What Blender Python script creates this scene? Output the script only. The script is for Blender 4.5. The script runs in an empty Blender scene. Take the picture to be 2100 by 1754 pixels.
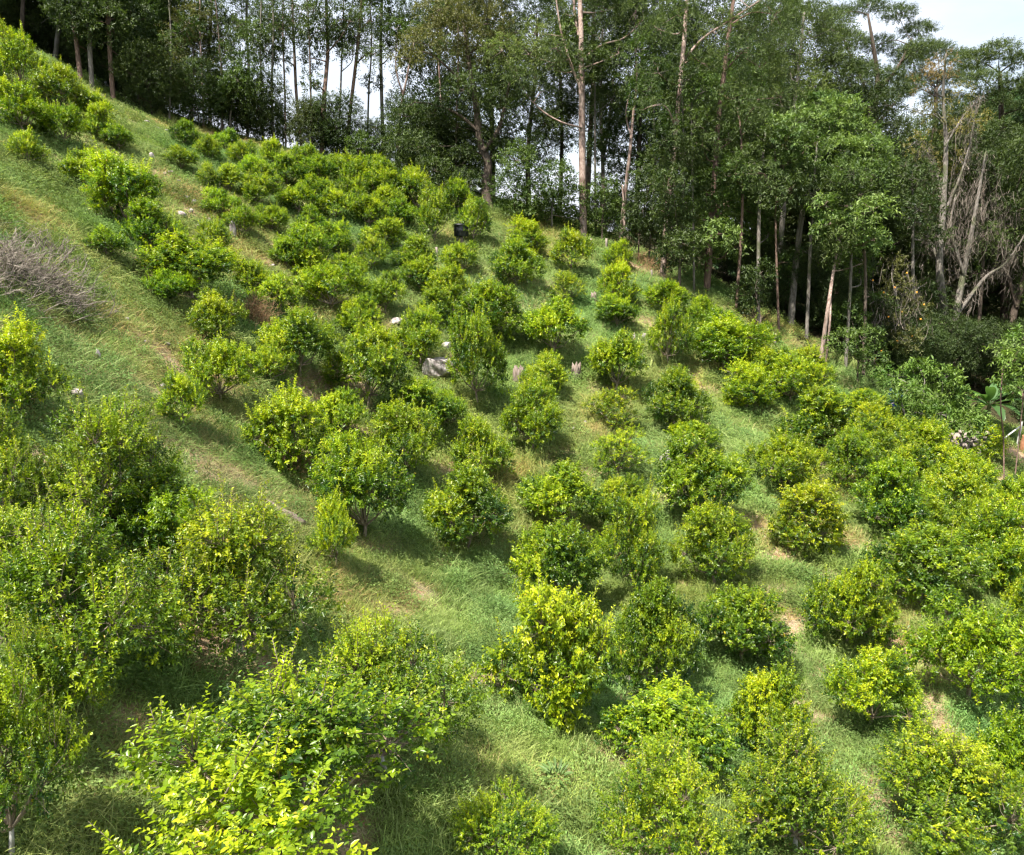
import bpy, math, random
import numpy as np
from mathutils import Vector, Matrix

# ------------------------------------------------------------------ camera, sky, sun, exposure
SC = bpy.context.scene
COL = SC.collection
FPX, CX, CY = 1562.6, 1050.0, 877.0            # lens of the photograph measured on a 2100 x 1754 frame
PITCH = math.radians(15.0)
cam = bpy.data.cameras.new("camera")
cam.sensor_fit = 'HORIZONTAL'
cam.sensor_width = 36.0
cam.lens = 36.0 * FPX / 2100.0
cam.clip_start = 0.1
cam.clip_end = 5000.0
camo = bpy.data.objects.new("camera", cam)
camo.location = (0, 0, 0)
camo.rotation_euler = (math.pi / 2 - PITCH, 0, 0)
COL.objects.link(camo)
SC.camera = camo

SUN_EL, SUN_AZ = math.radians(66.0), math.radians(232.0)     # azimuth clockwise from +Y
world = bpy.data.worlds.new("World")
SC.world = world
world.use_nodes = True
wn, wl = world.node_tree.nodes, world.node_tree.links
wn.clear()
w_out = wn.new('ShaderNodeOutputWorld')
w_bg = wn.new('ShaderNodeBackground')
w_sky = wn.new('ShaderNodeTexSky')
w_sky.sky_type = 'NISHITA'
w_sky.sun_disc = False
w_sky.sun_elevation = SUN_EL
w_sky.sun_rotation = SUN_AZ
w_sky.dust_density = 2.0
w_co = wn.new('ShaderNodeTexCoord')
w_map = wn.new('ShaderNodeMapping')
w_map.inputs['Scale'].default_value = (2.0, 2.0, 6.0)
w_noise = wn.new('ShaderNodeTexNoise')
w_noise.inputs['Scale'].default_value = 1.3
w_noise.inputs['Detail'].default_value = 6.0
w_noise.inputs['Roughness'].default_value = 0.55
w_ramp = wn.new('ShaderNodeMapRange')
w_ramp.inputs['From Min'].default_value = 0.34
w_ramp.inputs['From Max'].default_value = 0.62
w_ramp.inputs['To Min'].default_value = 0.50
w_ramp.inputs['To Max'].default_value = 0.97
w_mix = wn.new('ShaderNodeMixRGB')
w_mix.inputs['Color2'].default_value = (4.6, 4.85, 5.3, 1)     # thin bright cloud veil over the whole sky
w_bg.inputs['Strength'].default_value = 0.1
wl.new(w_co.outputs['Generated'], w_map.inputs['Vector'])
wl.new(w_map.outputs['Vector'], w_noise.inputs['Vector'])
wl.new(w_noise.outputs['Fac'], w_ramp.inputs['Value'])
wl.new(w_ramp.outputs['Result'], w_mix.inputs['Fac'])
wl.new(w_sky.outputs['Color'], w_mix.inputs['Color1'])
wl.new(w_mix.outputs['Color'], w_bg.inputs['Color'])
wl.new(w_bg.outputs['Background'], w_out.inputs['Surface'])

sun = bpy.data.lights.new("sun", 'SUN')
sun.energy = 4.8
sun.angle = math.radians(1.0)
sun.color = (1.0, 0.95, 0.86)
suno = bpy.data.objects.new("sun", sun)
sdir = Vector((math.sin(SUN_AZ) * math.cos(SUN_EL), math.cos(SUN_AZ) * math.cos(SUN_EL), math.sin(SUN_EL)))
suno.rotation_euler = (-sdir).to_track_quat('-Z', 'Y').to_euler()
suno.location = sdir * 60
COL.objects.link(suno)

SC.view_settings.view_transform = 'Standard'
SC.view_settings.look = 'None'
SC.view_settings.gamma = 1.0
SC.view_settings.use_curve_mapping = False
SC.view_settings.exposure = 1.29
SC.render.engine = 'CYCLES'
SC.cycles.max_bounces = 5
SC.cycles.diffuse_bounces = 2
SC.cycles.glossy_bounces = 2
SC.cycles.transmission_bounces = 3
SC.cycles.transparent_max_bounces = 8
SC.cycles.use_denoising = True
SC.cycles.denoiser = 'OPENIMAGEDENOISE'
SC.cycles.use_adaptive_sampling = True
SC.cycles.adaptive_threshold = 0.03
SC.cycles.use_light_tree = False
SC.cycles.caustics_reflective = False
SC.cycles.caustics_refractive = False
SC.cycles.filter_width = 1.3

RNG = np.random.default_rng(7)
random.seed(7)

# ------------------------------------------------------------------ the lie of the land
cp_, sp_ = math.cos(PITCH), math.sin(PITCH)
def world_at(u, v, d):
    """point seen at pixel (u, v) of the photograph, d metres deep along the lens axis"""
    xc, yc = (u - CX) / FPX * d, (CY - v) / FPX * d
    return np.array([xc, d * cp_ + yc * sp_, -d * sp_ + yc * cp_])

SURVEY = [(1135,1455,12.5),(1650,1130,20),(955,1110,18),(1185,545,36),(1270,805,28),(95,275,27),(600,950,17.5),(240,1080,11),
 (60,840,12.5),(2050,960,30),(480,290,41),(1910,1754,10),(2050,1290,17),(1380,580,35),(1720,780,32),(180,1500,8.3),(440,1335,10.3),
 (810,1240,13.5),(0,450,17),(0,300,24),(0,620,14),(800,345,43),(1010,425,40),(230,215,38),(1950,760,38),(1560,675,34),(330,560,22),
 (700,560,30),(1100,1754,8.6),(1400,1450,14),(1780,1500,13.5),(450,820,18),(0,60,36)]
SP = np.vstack([[world_at(*c) for c in SURVEY],
 [(-30,10,9),(-32,30,9.5),(-22,2,5),(-28,45,9.5),(-14,52,4.5),(-2,58,0),(8,60,-3),(20,60,-7),(38,55,-9),(35,30,-12),(30,12,-12),
  (18,3,-11),(0,-4,-8),(-10,-4,-3.5),(5,80,-9),(-20,80,0),(45,80,-6)]])
def _fit():
    n = len(SP); xy = SP[:, :2]
    r = np.linalg.norm(xy[:, None] - xy[None], axis=2)
    K = np.where(r > 0, r * r * np.log(r + 1e-9), 0) + 15.0 * np.eye(n)
    Pm = np.c_[np.ones(n), xy]
    return np.linalg.solve(np.block([[K, Pm], [Pm.T, np.zeros((3, 3))]]), np.r_[SP[:, 2], 0, 0, 0])
TW = _fit()

_NT = np.random.default_rng(3).random((256, 256))
def vnoise(x, y):
    x = np.asarray(x, float); y = np.asarray(y, float)
    xi, yi = np.floor(x).astype(int), np.floor(y).astype(int)
    fx, fy = x - xi, y - yi
    fx, fy = fx * fx * (3 - 2 * fx), fy * fy * (3 - 2 * fy)
    g = lambda a, b: _NT[a & 255, b & 255]
    return (g(xi, yi) * (1 - fx) + g(xi + 1, yi) * fx) * (1 - fy) + (g(xi, yi + 1) * (1 - fx) + g(xi + 1, yi + 1) * fx) * fy
def fbm(x, y, o=3):
    s, a = 0, 0.5
    for k in range(o):
        s = s + a * vnoise(x * 2 ** k + 17 * k, y * 2 ** k + 31 * k); a *= 0.5
    return s / (1 - 0.5 ** o)

def height(x, y):
    x = np.asarray(x, float); y = np.asarray(y, float)
    xs, ys = np.clip(x, -40, 52), np.clip(y, -12, 84)
    z = np.empty(x.shape); f = z.reshape(-1); xf, yf = xs.reshape(-1), ys.reshape(-1)
    for i in range(0, len(f), 20000):
        q = np.stack([xf[i:i + 20000], yf[i:i + 20000]], -1)
        r2 = ((q[:, None, :] - SP[:, :2]) ** 2).sum(-1)
        f[i:i + 20000] = (0.5 * r2 * np.log(r2 + 1e-12)) @ TW[:-3] + TW[-3] + TW[-2] * q[:, 0] + TW[-1] * q[:, 1]
    out = np.hypot(x - xs, y - ys)
    k = 1 - np.exp(-out / 60)
    far = -32 + 14 * fbm(x / 140 + 5, y / 140 + 9, 3)
    far = far + 66 * np.exp(-(((x - 200) / 80) ** 2 + ((y - 270) / 90) ** 2))
    z = z * (1 - k) + far * k
    bump = 0.30 * (fbm(x / 2.2, y / 2.2, 3) - 0.5) + 0.10 * (vnoise(x / 0.5 + 9, y / 0.5) - 0.5)
    return z + bump * np.exp(-out / 30)

_DS = np.arange(4.0, 80.0, 0.05)
def ground_px(u, v):
    p = world_at(u, v, 1.0)[None] * _DS[:, None]
    b = p[:, 2] < height(p[:, 0], p[:, 1])
    i = int(np.argmax(b)) if b.any() else len(_DS) - 1
    return p[i], float(_DS[i])
def on_depth(u, d, v=600):
    """foot on the ground for something d metres deep in the column u"""
    x = (u - CX) / FPX * d
    ys = np.arange(2, 75, 0.05)
    zs = height(np.full_like(ys, x), ys)
    i = int(np.argmin(np.abs(ys * cp_ - zs * sp_ - d)))
    return np.array([x, ys[i], zs[i]])
def gz(x, y):
    return float(height(np.array([x]), np.array([y]))[0])

# ------------------------------------------------------------------ materials
MATS = {}
def new_mat(name):
    m = bpy.data.materials.new(name); m.use_nodes = True
    m.node_tree.nodes.clear(); MATS[name] = m
    return m, m.node_tree.nodes, m.node_tree.links

def leaf_mat(name, trans=0.38, rough=0.42, spec=0.35, attr='Col', instancer=False, tboost=(1.12, 1.25, 0.5)):
    m, n, l = new_mat(name)
    out = n.new('ShaderNodeOutputMaterial')
    a = n.new('ShaderNodeAttribute'); a.attribute_name = attr
    mul = n.new('ShaderNodeMixRGB'); mul.blend_type = 'MULTIPLY'; mul.inputs['Fac'].default_value = 1
    if instancer:
        b = n.new('ShaderNodeAttribute'); b.attribute_name = 'tint'; b.attribute_type = 'INSTANCER'
        l.new(b.outputs['Color'], mul.inputs['Color2'])
    else:
        b = n.new('ShaderNodeObjectInfo')
        l.new(b.outputs['Color'], mul.inputs['Color2'])
    l.new(a.outputs['Color'], mul.inputs['Color1'])
    pr = n.new('ShaderNodeBsdfPrincipled')
    pr.inputs['Roughness'].default_value = rough
    pr.inputs['Specular IOR Level'].default_value = spec
    l.new(mul.outputs['Color'], pr.inputs['Base Color'])
    tr = n.new('ShaderNodeBsdfTranslucent')
    tm = n.new('ShaderNodeMixRGB'); tm.blend_type = 'MULTIPLY'; tm.inputs['Fac'].default_value = 1
    tm.inputs['Color2'].default_value = (*tboost, 1)
    l.new(mul.outputs['Color'], tm.inputs['Color1'])
    l.new(tm.outputs['Color'], tr.inputs['Color'])
    mx = n.new('ShaderNodeMixShader'); mx.inputs['Fac'].default_value = trans
    l.new(pr.outputs['BSDF'], mx.inputs[1]); l.new(tr.outputs['BSDF'], mx.inputs[2])
    l.new(mx.outputs['Shader'], out.inputs['Surface'])
    return m

def noise_mat(name, c1, c2, scale, c3=None, scale3=2.0, rough=0.9, bump=0.0, stretch=(1, 1, 1), spec=0.2, lo=0.35, hi=0.65):
    m, n, l = new_mat(name)
    out = n.new('ShaderNodeOutputMaterial')
    pr = n.new('ShaderNodeBsdfPrincipled')
    pr.inputs['Roughness'].default_value = rough
    pr.inputs['Specular IOR Level'].default_value = spec
    co = n.new('ShaderNodeTexCoord'); mp = n.new('ShaderNodeMapping'); mp.inputs['Scale'].default_value = stretch
    l.new(co.outputs['Object'], mp.inputs['Vector'])
    nz = n.new('ShaderNodeTexNoise'); nz.inputs['Scale'].default_value = scale; nz.inputs['Detail'].default_value = 6
    l.new(mp.outputs['Vector'], nz.inputs['Vector'])
    rg = n.new('ShaderNodeMapRange'); rg.inputs['From Min'].default_value = lo; rg.inputs['From Max'].default_value = hi
    l.new(nz.outputs['Fac'], rg.inputs['Value'])
    mx = n.new('ShaderNodeMixRGB'); mx.inputs['Color1'].default_value = (*c1, 1); mx.inputs['Color2'].default_value = (*c2, 1)
    l.new(rg.outputs['Result'], mx.inputs['Fac'])
    last = mx.outputs['Color']
    if c3:
        n3 = n.new('ShaderNodeTexNoise'); n3.inputs['Scale'].default_value = scale3; n3.inputs['Detail'].default_value = 4
        l.new(co.outputs['Object'], n3.inputs['Vector'])
        r3 = n.new('ShaderNodeMapRange'); r3.inputs['From Min'].default_value = 0.5; r3.inputs['From Max'].default_value = 0.65
        l.new(n3.outputs['Fac'], r3.inputs['Value'])
        m3 = n.new('ShaderNodeMixRGB'); m3.inputs['Color2'].default_value = (*c3, 1)
        l.new(r3.outputs['Result'], m3.inputs['Fac']); l.new(last, m3.inputs['Color1'])
        last = m3.outputs['Color']
    l.new(last, pr.inputs['Base Color'])
    if bump:
        bp = n.new('ShaderNodeBump'); bp.inputs['Strength'].default_value = 0.8; bp.inputs['Distance'].default_value = bump
        l.new(nz.outputs['Fac'], bp.inputs['Height']); l.new(bp.outputs['Normal'], pr.inputs['Normal'])
    l.new(pr.outputs['BSDF'], out.inputs['Surface'])
    return m

M_CIT = leaf_mat('citrus_leaf', 0.44, 0.34, 0.5)
M_TREE = leaf_mat('tree_leaf', 0.30, 0.5, 0.30, tboost=(1.1, 1.2, 0.6))
M_MOSS = leaf_mat('hanging_moss', 0.25, 0.9, 0.0, tboost=(1, 1, 1))
M_GRASS = leaf_mat('grass_blade', 0.35, 0.6, 0.2, instancer=True, tboost=(1.1, 1.15, 0.7))
M_BARK = noise_mat('citrus_bark', (0.16, 0.12, 0.08), (0.30, 0.25, 0.19), 14, rough=0.95, stretch=(1, 1, 0.3))
M_WHITE = noise_mat('limewashed_bark', (0.42, 0.41, 0.38), (0.17, 0.14, 0.11), 7, rough=0.95, lo=0.40, hi=0.65)
M_PINK = noise_mat('pink_eucalyptus_bark', (0.22, 0.15, 0.12), (0.40, 0.31, 0.265), 6, (0.14, 0.09, 0.07), 1.8, rough=0.9, stretch=(3, 3, 0.35), bump=0.02)
M_RED = noise_mat('reddish_bark', (0.10, 0.065, 0.05), (0.20, 0.135, 0.105), 5, rough=0.9, stretch=(3, 3, 0.35), bump=0.02)
M_GREY = noise_mat('grey_bark', (0.10, 0.088, 0.072), (0.23, 0.205, 0.18), 5, (0.085, 0.09, 0.05), 1.5, rough=0.95, stretch=(3, 3, 0.4), bump=0.02)
M_DARKB = noise_mat('dark_bark', (0.06, 0.045, 0.035), (0.14, 0.11, 0.085), 6, rough=0.95, stretch=(3, 3, 0.4), bump=0.02)
M_ROCK = noise_mat('lichen_rock', (0.24, 0.195, 0.185), (0.52, 0.465, 0.445), 6, (0.11, 0.09, 0.085), 4.0, rough=0.95, bump=0.05)
M_STUMP = noise_mat('weathered_wood', (0.14, 0.105, 0.082), (0.28, 0.225, 0.19), 9, rough=0.95, stretch=(2, 2, 0.3), bump=0.02)
M_TWIG = noise_mat('dead_twig', (0.11, 0.092, 0.075), (0.33, 0.285, 0.235), 8, rough=0.95)
M_DRY = noise_mat('dry_stem', (0.30, 0.18, 0.09), (0.40, 0.27, 0.15), 8, rough=0.95)

# ------------------------------------------------------------------ mesh helpers
def mk_mesh(name, verts, quads=None, tris=None, col=None, mat=None, smooth=False, mat_idx=None, mats=None):
    me = bpy.data.meshes.new(name)
    verts = np.asarray(verts, np.float32)
    loops, tot = [], []
    if quads is not None and len(quads):
        loops.append(np.asarray(quads).ravel()); tot.append(np.full(len(quads), 4))
    if tris is not None and len(tris):
        loops.append(np.asarray(tris).ravel()); tot.append(np.full(len(tris), 3))
    lp = np.concatenate(loops).astype(np.int32); tt = np.concatenate(tot).astype(np.int32)
    me.vertices.add(len(verts)); me.vertices.foreach_set('co', verts.ravel())
    me.loops.add(len(lp)); me.loops.foreach_set('vertex_index', lp)
    me.polygons.add(len(tt))
    me.polygons.foreach_set('loop_start', np.concatenate([[0], np.cumsum(tt)[:-1]]).astype(np.int32))
    me.polygons.foreach_set('loop_total', tt)
    if smooth:
        me.polygons.foreach_set('use_smooth', np.ones(len(tt), bool))
    if mat_idx is not None:
        me.polygons.foreach_set('material_index', np.asarray(mat_idx, np.int32))
    me.update(calc_edges=True)
    if col is not None:
        at = me.attributes.new('Col', 'FLOAT_COLOR', 'POINT')
        c = np.ones((len(verts), 4), np.float32); c[:, :3] = col
        at.data.foreach_set('color', c.ravel())
    for mm in (mats or [mat]):
        if mm: me.materials.append(mm)
    return me

def link(name, mesh, parent=None, loc=(0, 0, 0), color=None):
    o = bpy.data.objects.new(name, mesh)
    o.location = loc
    if parent: o.parent = parent
    if color is not None: o.color = (*color, 1)
    COL.objects.link(o)
    return o
def thing(name, label, cat, loc=(0, 0, 0), rz=0.0, scale=(1, 1, 1), group=None):
    o = bpy.data.objects.new(name, None)
    o.empty_display_size = 0.2
    o.location = loc; o.rotation_euler = (0, 0, rz); o.scale = scale
    o['label'] = label; o['category'] = cat
    if group: o['group'] = group
    COL.objects.link(o)
    return o
def tag(o, label, cat, group=None):
    o['label'] = label; o['category'] = cat
    if group: o['group'] = group
    return o

def unit(a):
    return a / (np.linalg.norm(a, axis=-1, keepdims=True) + 1e-9)
def rnd_dir(n, rng):
    return unit(rng.normal(size=(n, 3)))

class Geo:
    """collects vertices, quads and triangles of one mesh"""
    def __init__(s): s.v, s.q, s.t, s.c, s.n, s.mi_q, s.mi_t = [], [], [], [], 0, [], []
    def add(s, v, q=None, t=None, c=(1, 1, 1), mi=0):
        v = np.asarray(v, float)
        if q is not None and len(q): s.q.append(np.asarray(q) + s.n); s.mi_q.append(np.full(len(q), mi))
        if t is not None and len(t): s.t.append(np.asarray(t) + s.n); s.mi_t.append(np.full(len(t), mi))
        c = np.asarray(c, float)
        s.c.append(np.broadcast_to(c, (len(v), 3)) if c.ndim == 1 else c)
        s.v.append(v); s.n += len(v)
    def tube(s, pts, radii, k=6, mi=0, c=(1, 1, 1), cap=True):
        pts = np.asarray(pts, float); radii = np.asarray(radii, float); m = len(pts)
        tan = unit(np.gradient(pts, axis=0))
        ref = np.array([1.0, 0, 0]) if abs(tan[0][0]) < 0.8 else np.array([0, 1.0, 0])
        a = unit(np.cross(tan, ref)); b = np.cross(tan, a)
        th = np.arange(k) / k * 2 * math.pi
        ring = a[:, None] * np.cos(th)[None, :, None] + b[:, None] * np.sin(th)[None, :, None]
        v = (pts[:, None] + ring * radii[:, None, None]).reshape(-1, 3)
        i = np.arange(m - 1)[:, None] * k; j = np.arange(k)[None]; j2 = (j + 1) % k
        q = np.stack([i + j, i + j2, i + k + j2, i + k + j], -1).reshape(-1, 4)
        t = None
        if cap:
            v = np.vstack([v, pts[-1:]]); e = (m - 1) * k
            t = np.array([[e + jj, e + (jj + 1) % k, m * k] for jj in range(k)])
        s.add(v, q, t, c, mi)
    def mesh(s, name, mat=None, mats=None, smooth=False, col=True):
        q = np.vstack(s.q) if s.q else None; t = np.vstack(s.t) if s.t else None
        mi = np.concatenate(s.mi_q + s.mi_t)
        return mk_mesh(name, np.vstack(s.v), q, t, np.vstack(s.c) if col else None, mat, smooth, mi, mats)

def leaf_geo(g, P, D, N, L, W, col, kind=6, fold=0.22, droop=0.12):
    """add n leaves: foot P, axis D, normal N, length L, width W"""
    n = len(P); D = unit(D); S = unit(np.cross(D, N)); N = np.cross(S, D)
    L = np.asarray(L).reshape(-1, 1) * np.ones((n, 1)); W = np.asarray(W).reshape(-1, 1) * np.ones((n, 1))
    up = N * W * fold; dr = N * L * droop
    if kind == 4:
        v = np.stack([P, P + D * L * .45 + S * W * .5 + up, P + D * L - dr, P + D * L * .45 - S * W * .5 + up], 1)
        f = np.array([[0, 3, 2], [0, 2, 1]]); k = 4
        g.add(v.reshape(-1, 3), None, (np.arange(n)[:, None, None] * k + f).reshape(-1, 3), np.repeat(col, k, 0))
    elif kind == 6:
        v = np.stack([P, P + D * L * .32 + S * W * .46 + up, P + D * L * .70 + S * W * .40 + up * .8 - dr * .3, P + D * L - dr,
                      P + D * L * .70 - S * W * .40 + up * .8 - dr * .3, P + D * L * .32 - S * W * .46 + up], 1)
        f = np.array([[0, 3, 2, 1], [0, 5, 4, 3]]); k = 6
        g.add(v.reshape(-1, 3), (np.arange(n)[:, None, None] * k + f).reshape(-1, 4), None, np.repeat(col, k, 0))
    else:
        ts = np.array([0, .30, .68, 1.0]); ws = np.array([0.05, .45, .43, 0.02])
        mid = [P + D * L * t - dr * (t ** 2) for t in ts]
        v = []
        for t, w, m_ in zip(ts, ws, mid):
            v += [m_ + S * W * w + up * (w * 2), m_, m_ - S * W * w + up * (w * 2)]
        v = np.stack(v, 1); k = 12
        f = []
        for i in range(3):
            a = i * 3; f += [[a, a + 1, a + 4, a + 3], [a + 1, a + 2, a + 5, a + 4]]
        g.add(v.reshape(-1, 3), (np.arange(n)[:, None, None] * k + np.array(f)).reshape(-1, 4), None, np.repeat(col, k, 0))

def perp_spin(D, ang):
    ref = np.where(np.abs(D[:, 2:3]) < 0.9, np.array([[0, 0, 1.0]]), np.array([[1.0, 0, 0]]))
    a = unit(np.cross(D, ref)); b = np.cross(D, a)
    return a * np.cos(ang)[:, None] + b * np.sin(ang)[:, None]

def twigs_leaves(g, B, D, ln, k, L, W, col_tw, rng, kind=6, spread=0.85, upn=0.7, cvar=0.18, droop=0.12, hang=0.0, yellow=0.0):
    """k leaves spiralling along every twig (foot B, direction D, length ln)"""
    m = len(B)
    j = np.tile(np.arange(k), m); ti = np.repeat(np.arange(m), k)
    t = (j + rng.random(m * k) * .8) / k
    d = D[ti]
    P = B[ti] + d * (ln[ti] * t)[:, None]
    P[:, 2] -= hang * (t ** 2) * ln[ti]
    side = perp_spin(d, j * 2.4 + rng.random(m)[ti] * 6.3 + rng.normal(0, .4, m * k))
    ax = unit(d * (1 - spread * .6) + side * spread + rng.normal(0, .18, (m * k, 3)))
    N = unit(np.array([[0, 0, upn]]) + d * .25 + rng.normal(0, .38, (m * k, 3)))
    c = col_tw[ti] * np.exp(rng.normal(0, cvar, (m * k, 1)))
    if yellow:
        ym = rng.random(m * k) < yellow
        c[ym] = np.array([0.42, 0.34, 0.02]) * (0.7 + 0.5 * rng.random((ym.sum(), 1)))
    Ls = L * (0.45 + 0.85 * rng.random(m * k)) * (1 - 0.35 * t ** 3); 
    leaf_geo(g, P, ax, N, Ls, Ls * W / L, c, kind, droop=droop)

# ------------------------------------------------------------------ ground
BARE = [(1600,1140,26,20),(1590,1215,30,14),(1620,1270,22,34),(1560,1080,16,20),(1770,1110,14,22),(1860,1250,20,26),(1850,1330,26,30),
 (1905,1440,30,28),(1930,1510,26,30),(1320,660,30,10),(940,690,28,14),(1210,800,16,14),(1180,860,16,20),(1270,975,30,12),(1345,915,14,14),
 (1400,1190,16,8),(1095,1080,12,12),(900,1195,16,10),(700,1225,22,8),(1300,1395,14,10),(955,1590,10,30),(1060,1500,12,14),(1230,1560,16,10),
 (330,705,30,14),(300,745,20,10),(160,800,26,22),(240,760,20,22),(300,860,16,16),(350,920,18,12),(520,1000,20,14),(600,1010,22,14),(450,1070,30,12),
 (370,420,34,26),(400,370,22,14),(340,280,22,10),(310,250,24,8),(400,450,18,14),(520,520,24,12),(700,500,16,10),(1090,800,14,16),(1120,1000,14,10),
 (1550,880,30,12),(1380,1010,16,10),(1560,650,30,16),(1640,700,26,14),(1760,800,24,12),(1300,545,28,16),(1340,560,20,14),(2040,980,40,24),(2085,930,30,30),
 (1150,1210,14,8),(650,470,18,8),(480,490,14,8),(960,560,14,8),(1030,600,14,8),(300,680,14,10),(200,720,18,10),(420,990,16,12),(1700,1180,14,10)]
bare_w = []
for (u, v, a, b) in BARE:
    p, d = ground_px(u, v)
    big_ = 1.5 if u > 1500 and v > 1000 else .7 if u < 620 else 1.1
    bare_w.append((p[0], p[1], a * d / FPX * 1.15 * big_, max(b * d / FPX * 1.8, 0.22) * big_))
bare_w = np.array(bare_w)
def bare_at(x, y):
    x = np.asarray(x, float); y = np.asarray(y, float)
    jx = x + 0.35 * (fbm(x * 1.7, y * 1.7 + 40) - .5); jy = y + 0.5 * (fbm(x * 1.7 + 70, y * 1.7) - .5)
    s = np.zeros(x.shape)
    for bx, by, ra, rb in bare_w:
        s = np.maximum(s, np.exp(-(((jx - bx) / ra) ** 2 + ((jy - by) / rb) ** 2) * .9))
    n = fbm(x * 1.1 + 3, y * 1.1 + 8, 4)
    wild = np.clip((n - 0.60) / 0.10, 0, 1) * 0.75
    return np.clip(np.maximum(s * 1.15 - 0.12, wild), 0, 1)

def axis(lo, hi, step, far, n):
    c = np.arange(lo, hi + 1e-6, step)
    t = (np.arange(1, n + 1) / n) ** 3
    return np.concatenate([(lo - far * t)[::-1], c, hi + far * t])
gx = axis(-40, 52, 0.42, 2500, 26); gy = axis(-12, 84, 0.42, 2500, 26)
GX, GY = np.meshgrid(gx, gy)
GZ = height(GX, GY)
nx, ny = len(gx), len(gy)
ii = (np.arange(ny - 1)[:, None] * nx + np.arange(nx - 1)[None]).ravel()
gq = np.stack([ii, ii + 1, ii + nx + 1, ii + nx], -1)
gv = np.stack([GX.ravel(), GY.ravel(), GZ.ravel()], -1)
bare_v = bare_at(gv[:, 0], gv[:, 1])
# forest floor beyond the orchard edge
EDGE = [(0,60,36),(230,215,38),(480,280,41),(640,310,42),(800,338,43),(1010,415,41),(1200,470,38.5),(1340,550,37),(1560,665,35),(1720,770,33.5),(1850,840,33),(2050,915,32),(2300,1000,31)]
EP = []
for u, v, d in EDGE:
    p, dg = ground_px(u, v)
    EP.append(p[:2] if dg < 60 else on_depth(u, d)[:2])
EP = np.array(EP)
EP = np.vstack([[(-60, 44)], EP, [(70, 26)]])
def edge_y(x): return np.interp(x, EP[:, 0], EP[:, 1])
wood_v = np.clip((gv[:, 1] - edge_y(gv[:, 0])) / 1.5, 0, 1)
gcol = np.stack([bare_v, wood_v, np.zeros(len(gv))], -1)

m, n, l = new_mat('hillside_ground')
out = n.new('ShaderNodeOutputMaterial'); pr = n.new('ShaderNodeBsdfPrincipled')
pr.inputs['Roughness'].default_value = 1.0; pr.inputs['Specular IOR Level'].default_value = 0.05
co = n.new('ShaderNodeTexCoord'); at = n.new('ShaderNodeAttribute'); at.attribute_name = 'Col'
sep = n.new('ShaderNodeSeparateColor'); l.new(at.outputs['Color'], sep.inputs['Color'])
def nz(scale, detail=6):
    t = n.new('ShaderNodeTexNoise'); t.inputs['Scale'].default_value = scale; t.inputs['Detail'].default_value = detail
    l.new(co.outputs['Object'], t.inputs['Vector']); return t
def mixc(fac, a, b):
    t = n.new('ShaderNodeMixRGB')
    l.new(fac, t.inputs['Fac'])
    for k, c in (('Color1', a), ('Color2', b)):
        if isinstance(c, tuple): t.inputs[k].default_value = (*c, 1)
        else: l.new(c, t.inputs[k])
    return t.outputs['Color']
def rng_(src, lo, hi):
    t = n.new('ShaderNodeMapRange'); t.inputs['From Min'].default_value = lo; t.inputs['From Max'].default_value = hi
    l.new(src, t.inputs['Value']); return t.outputs['Result']
fine, mid, big = nz(38), nz(7), nz(0.6, 3)
g1 = mixc(rng_(fine.outputs['Fac'], .35, .65), (0.045, 0.075, 0.018), (0.12, 0.17, 0.04))
g2 = mixc(rng_(mid.outputs['Fac'], .5, .7), g1, (0.20, 0.17, 0.08))
s1 = mixc(rng_(fine.outputs['Fac'], .35, .68), (0.26, 0.17, 0.11), (0.60, 0.45, 0.31))
s2 = mixc(rng_(mid.outputs['Fac'], .5, .75), s1, (0.40, 0.20, 0.115))
g3 = mixc(sep.outputs['Red'], g2, s2)
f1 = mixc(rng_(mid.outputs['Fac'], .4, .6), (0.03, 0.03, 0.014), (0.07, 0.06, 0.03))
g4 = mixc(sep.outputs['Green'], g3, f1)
l.new(g4, pr.inputs['Base Color'])
bp = n.new('ShaderNodeBump'); bp.inputs['Strength'].default_value = 0.7; bp.inputs['Distance'].default_value = 0.06
l.new(fine.outputs['Fac'], bp.inputs['Height']); l.new(bp.outputs['Normal'], pr.inputs['Normal'])
l.new(pr.outputs['BSDF'], out.inputs['Surface'])
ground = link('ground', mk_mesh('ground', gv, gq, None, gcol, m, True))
ground['kind'] = 'structure'
ground['label'] = 'grassy orchard hillside falling from upper left to lower right'

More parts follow.
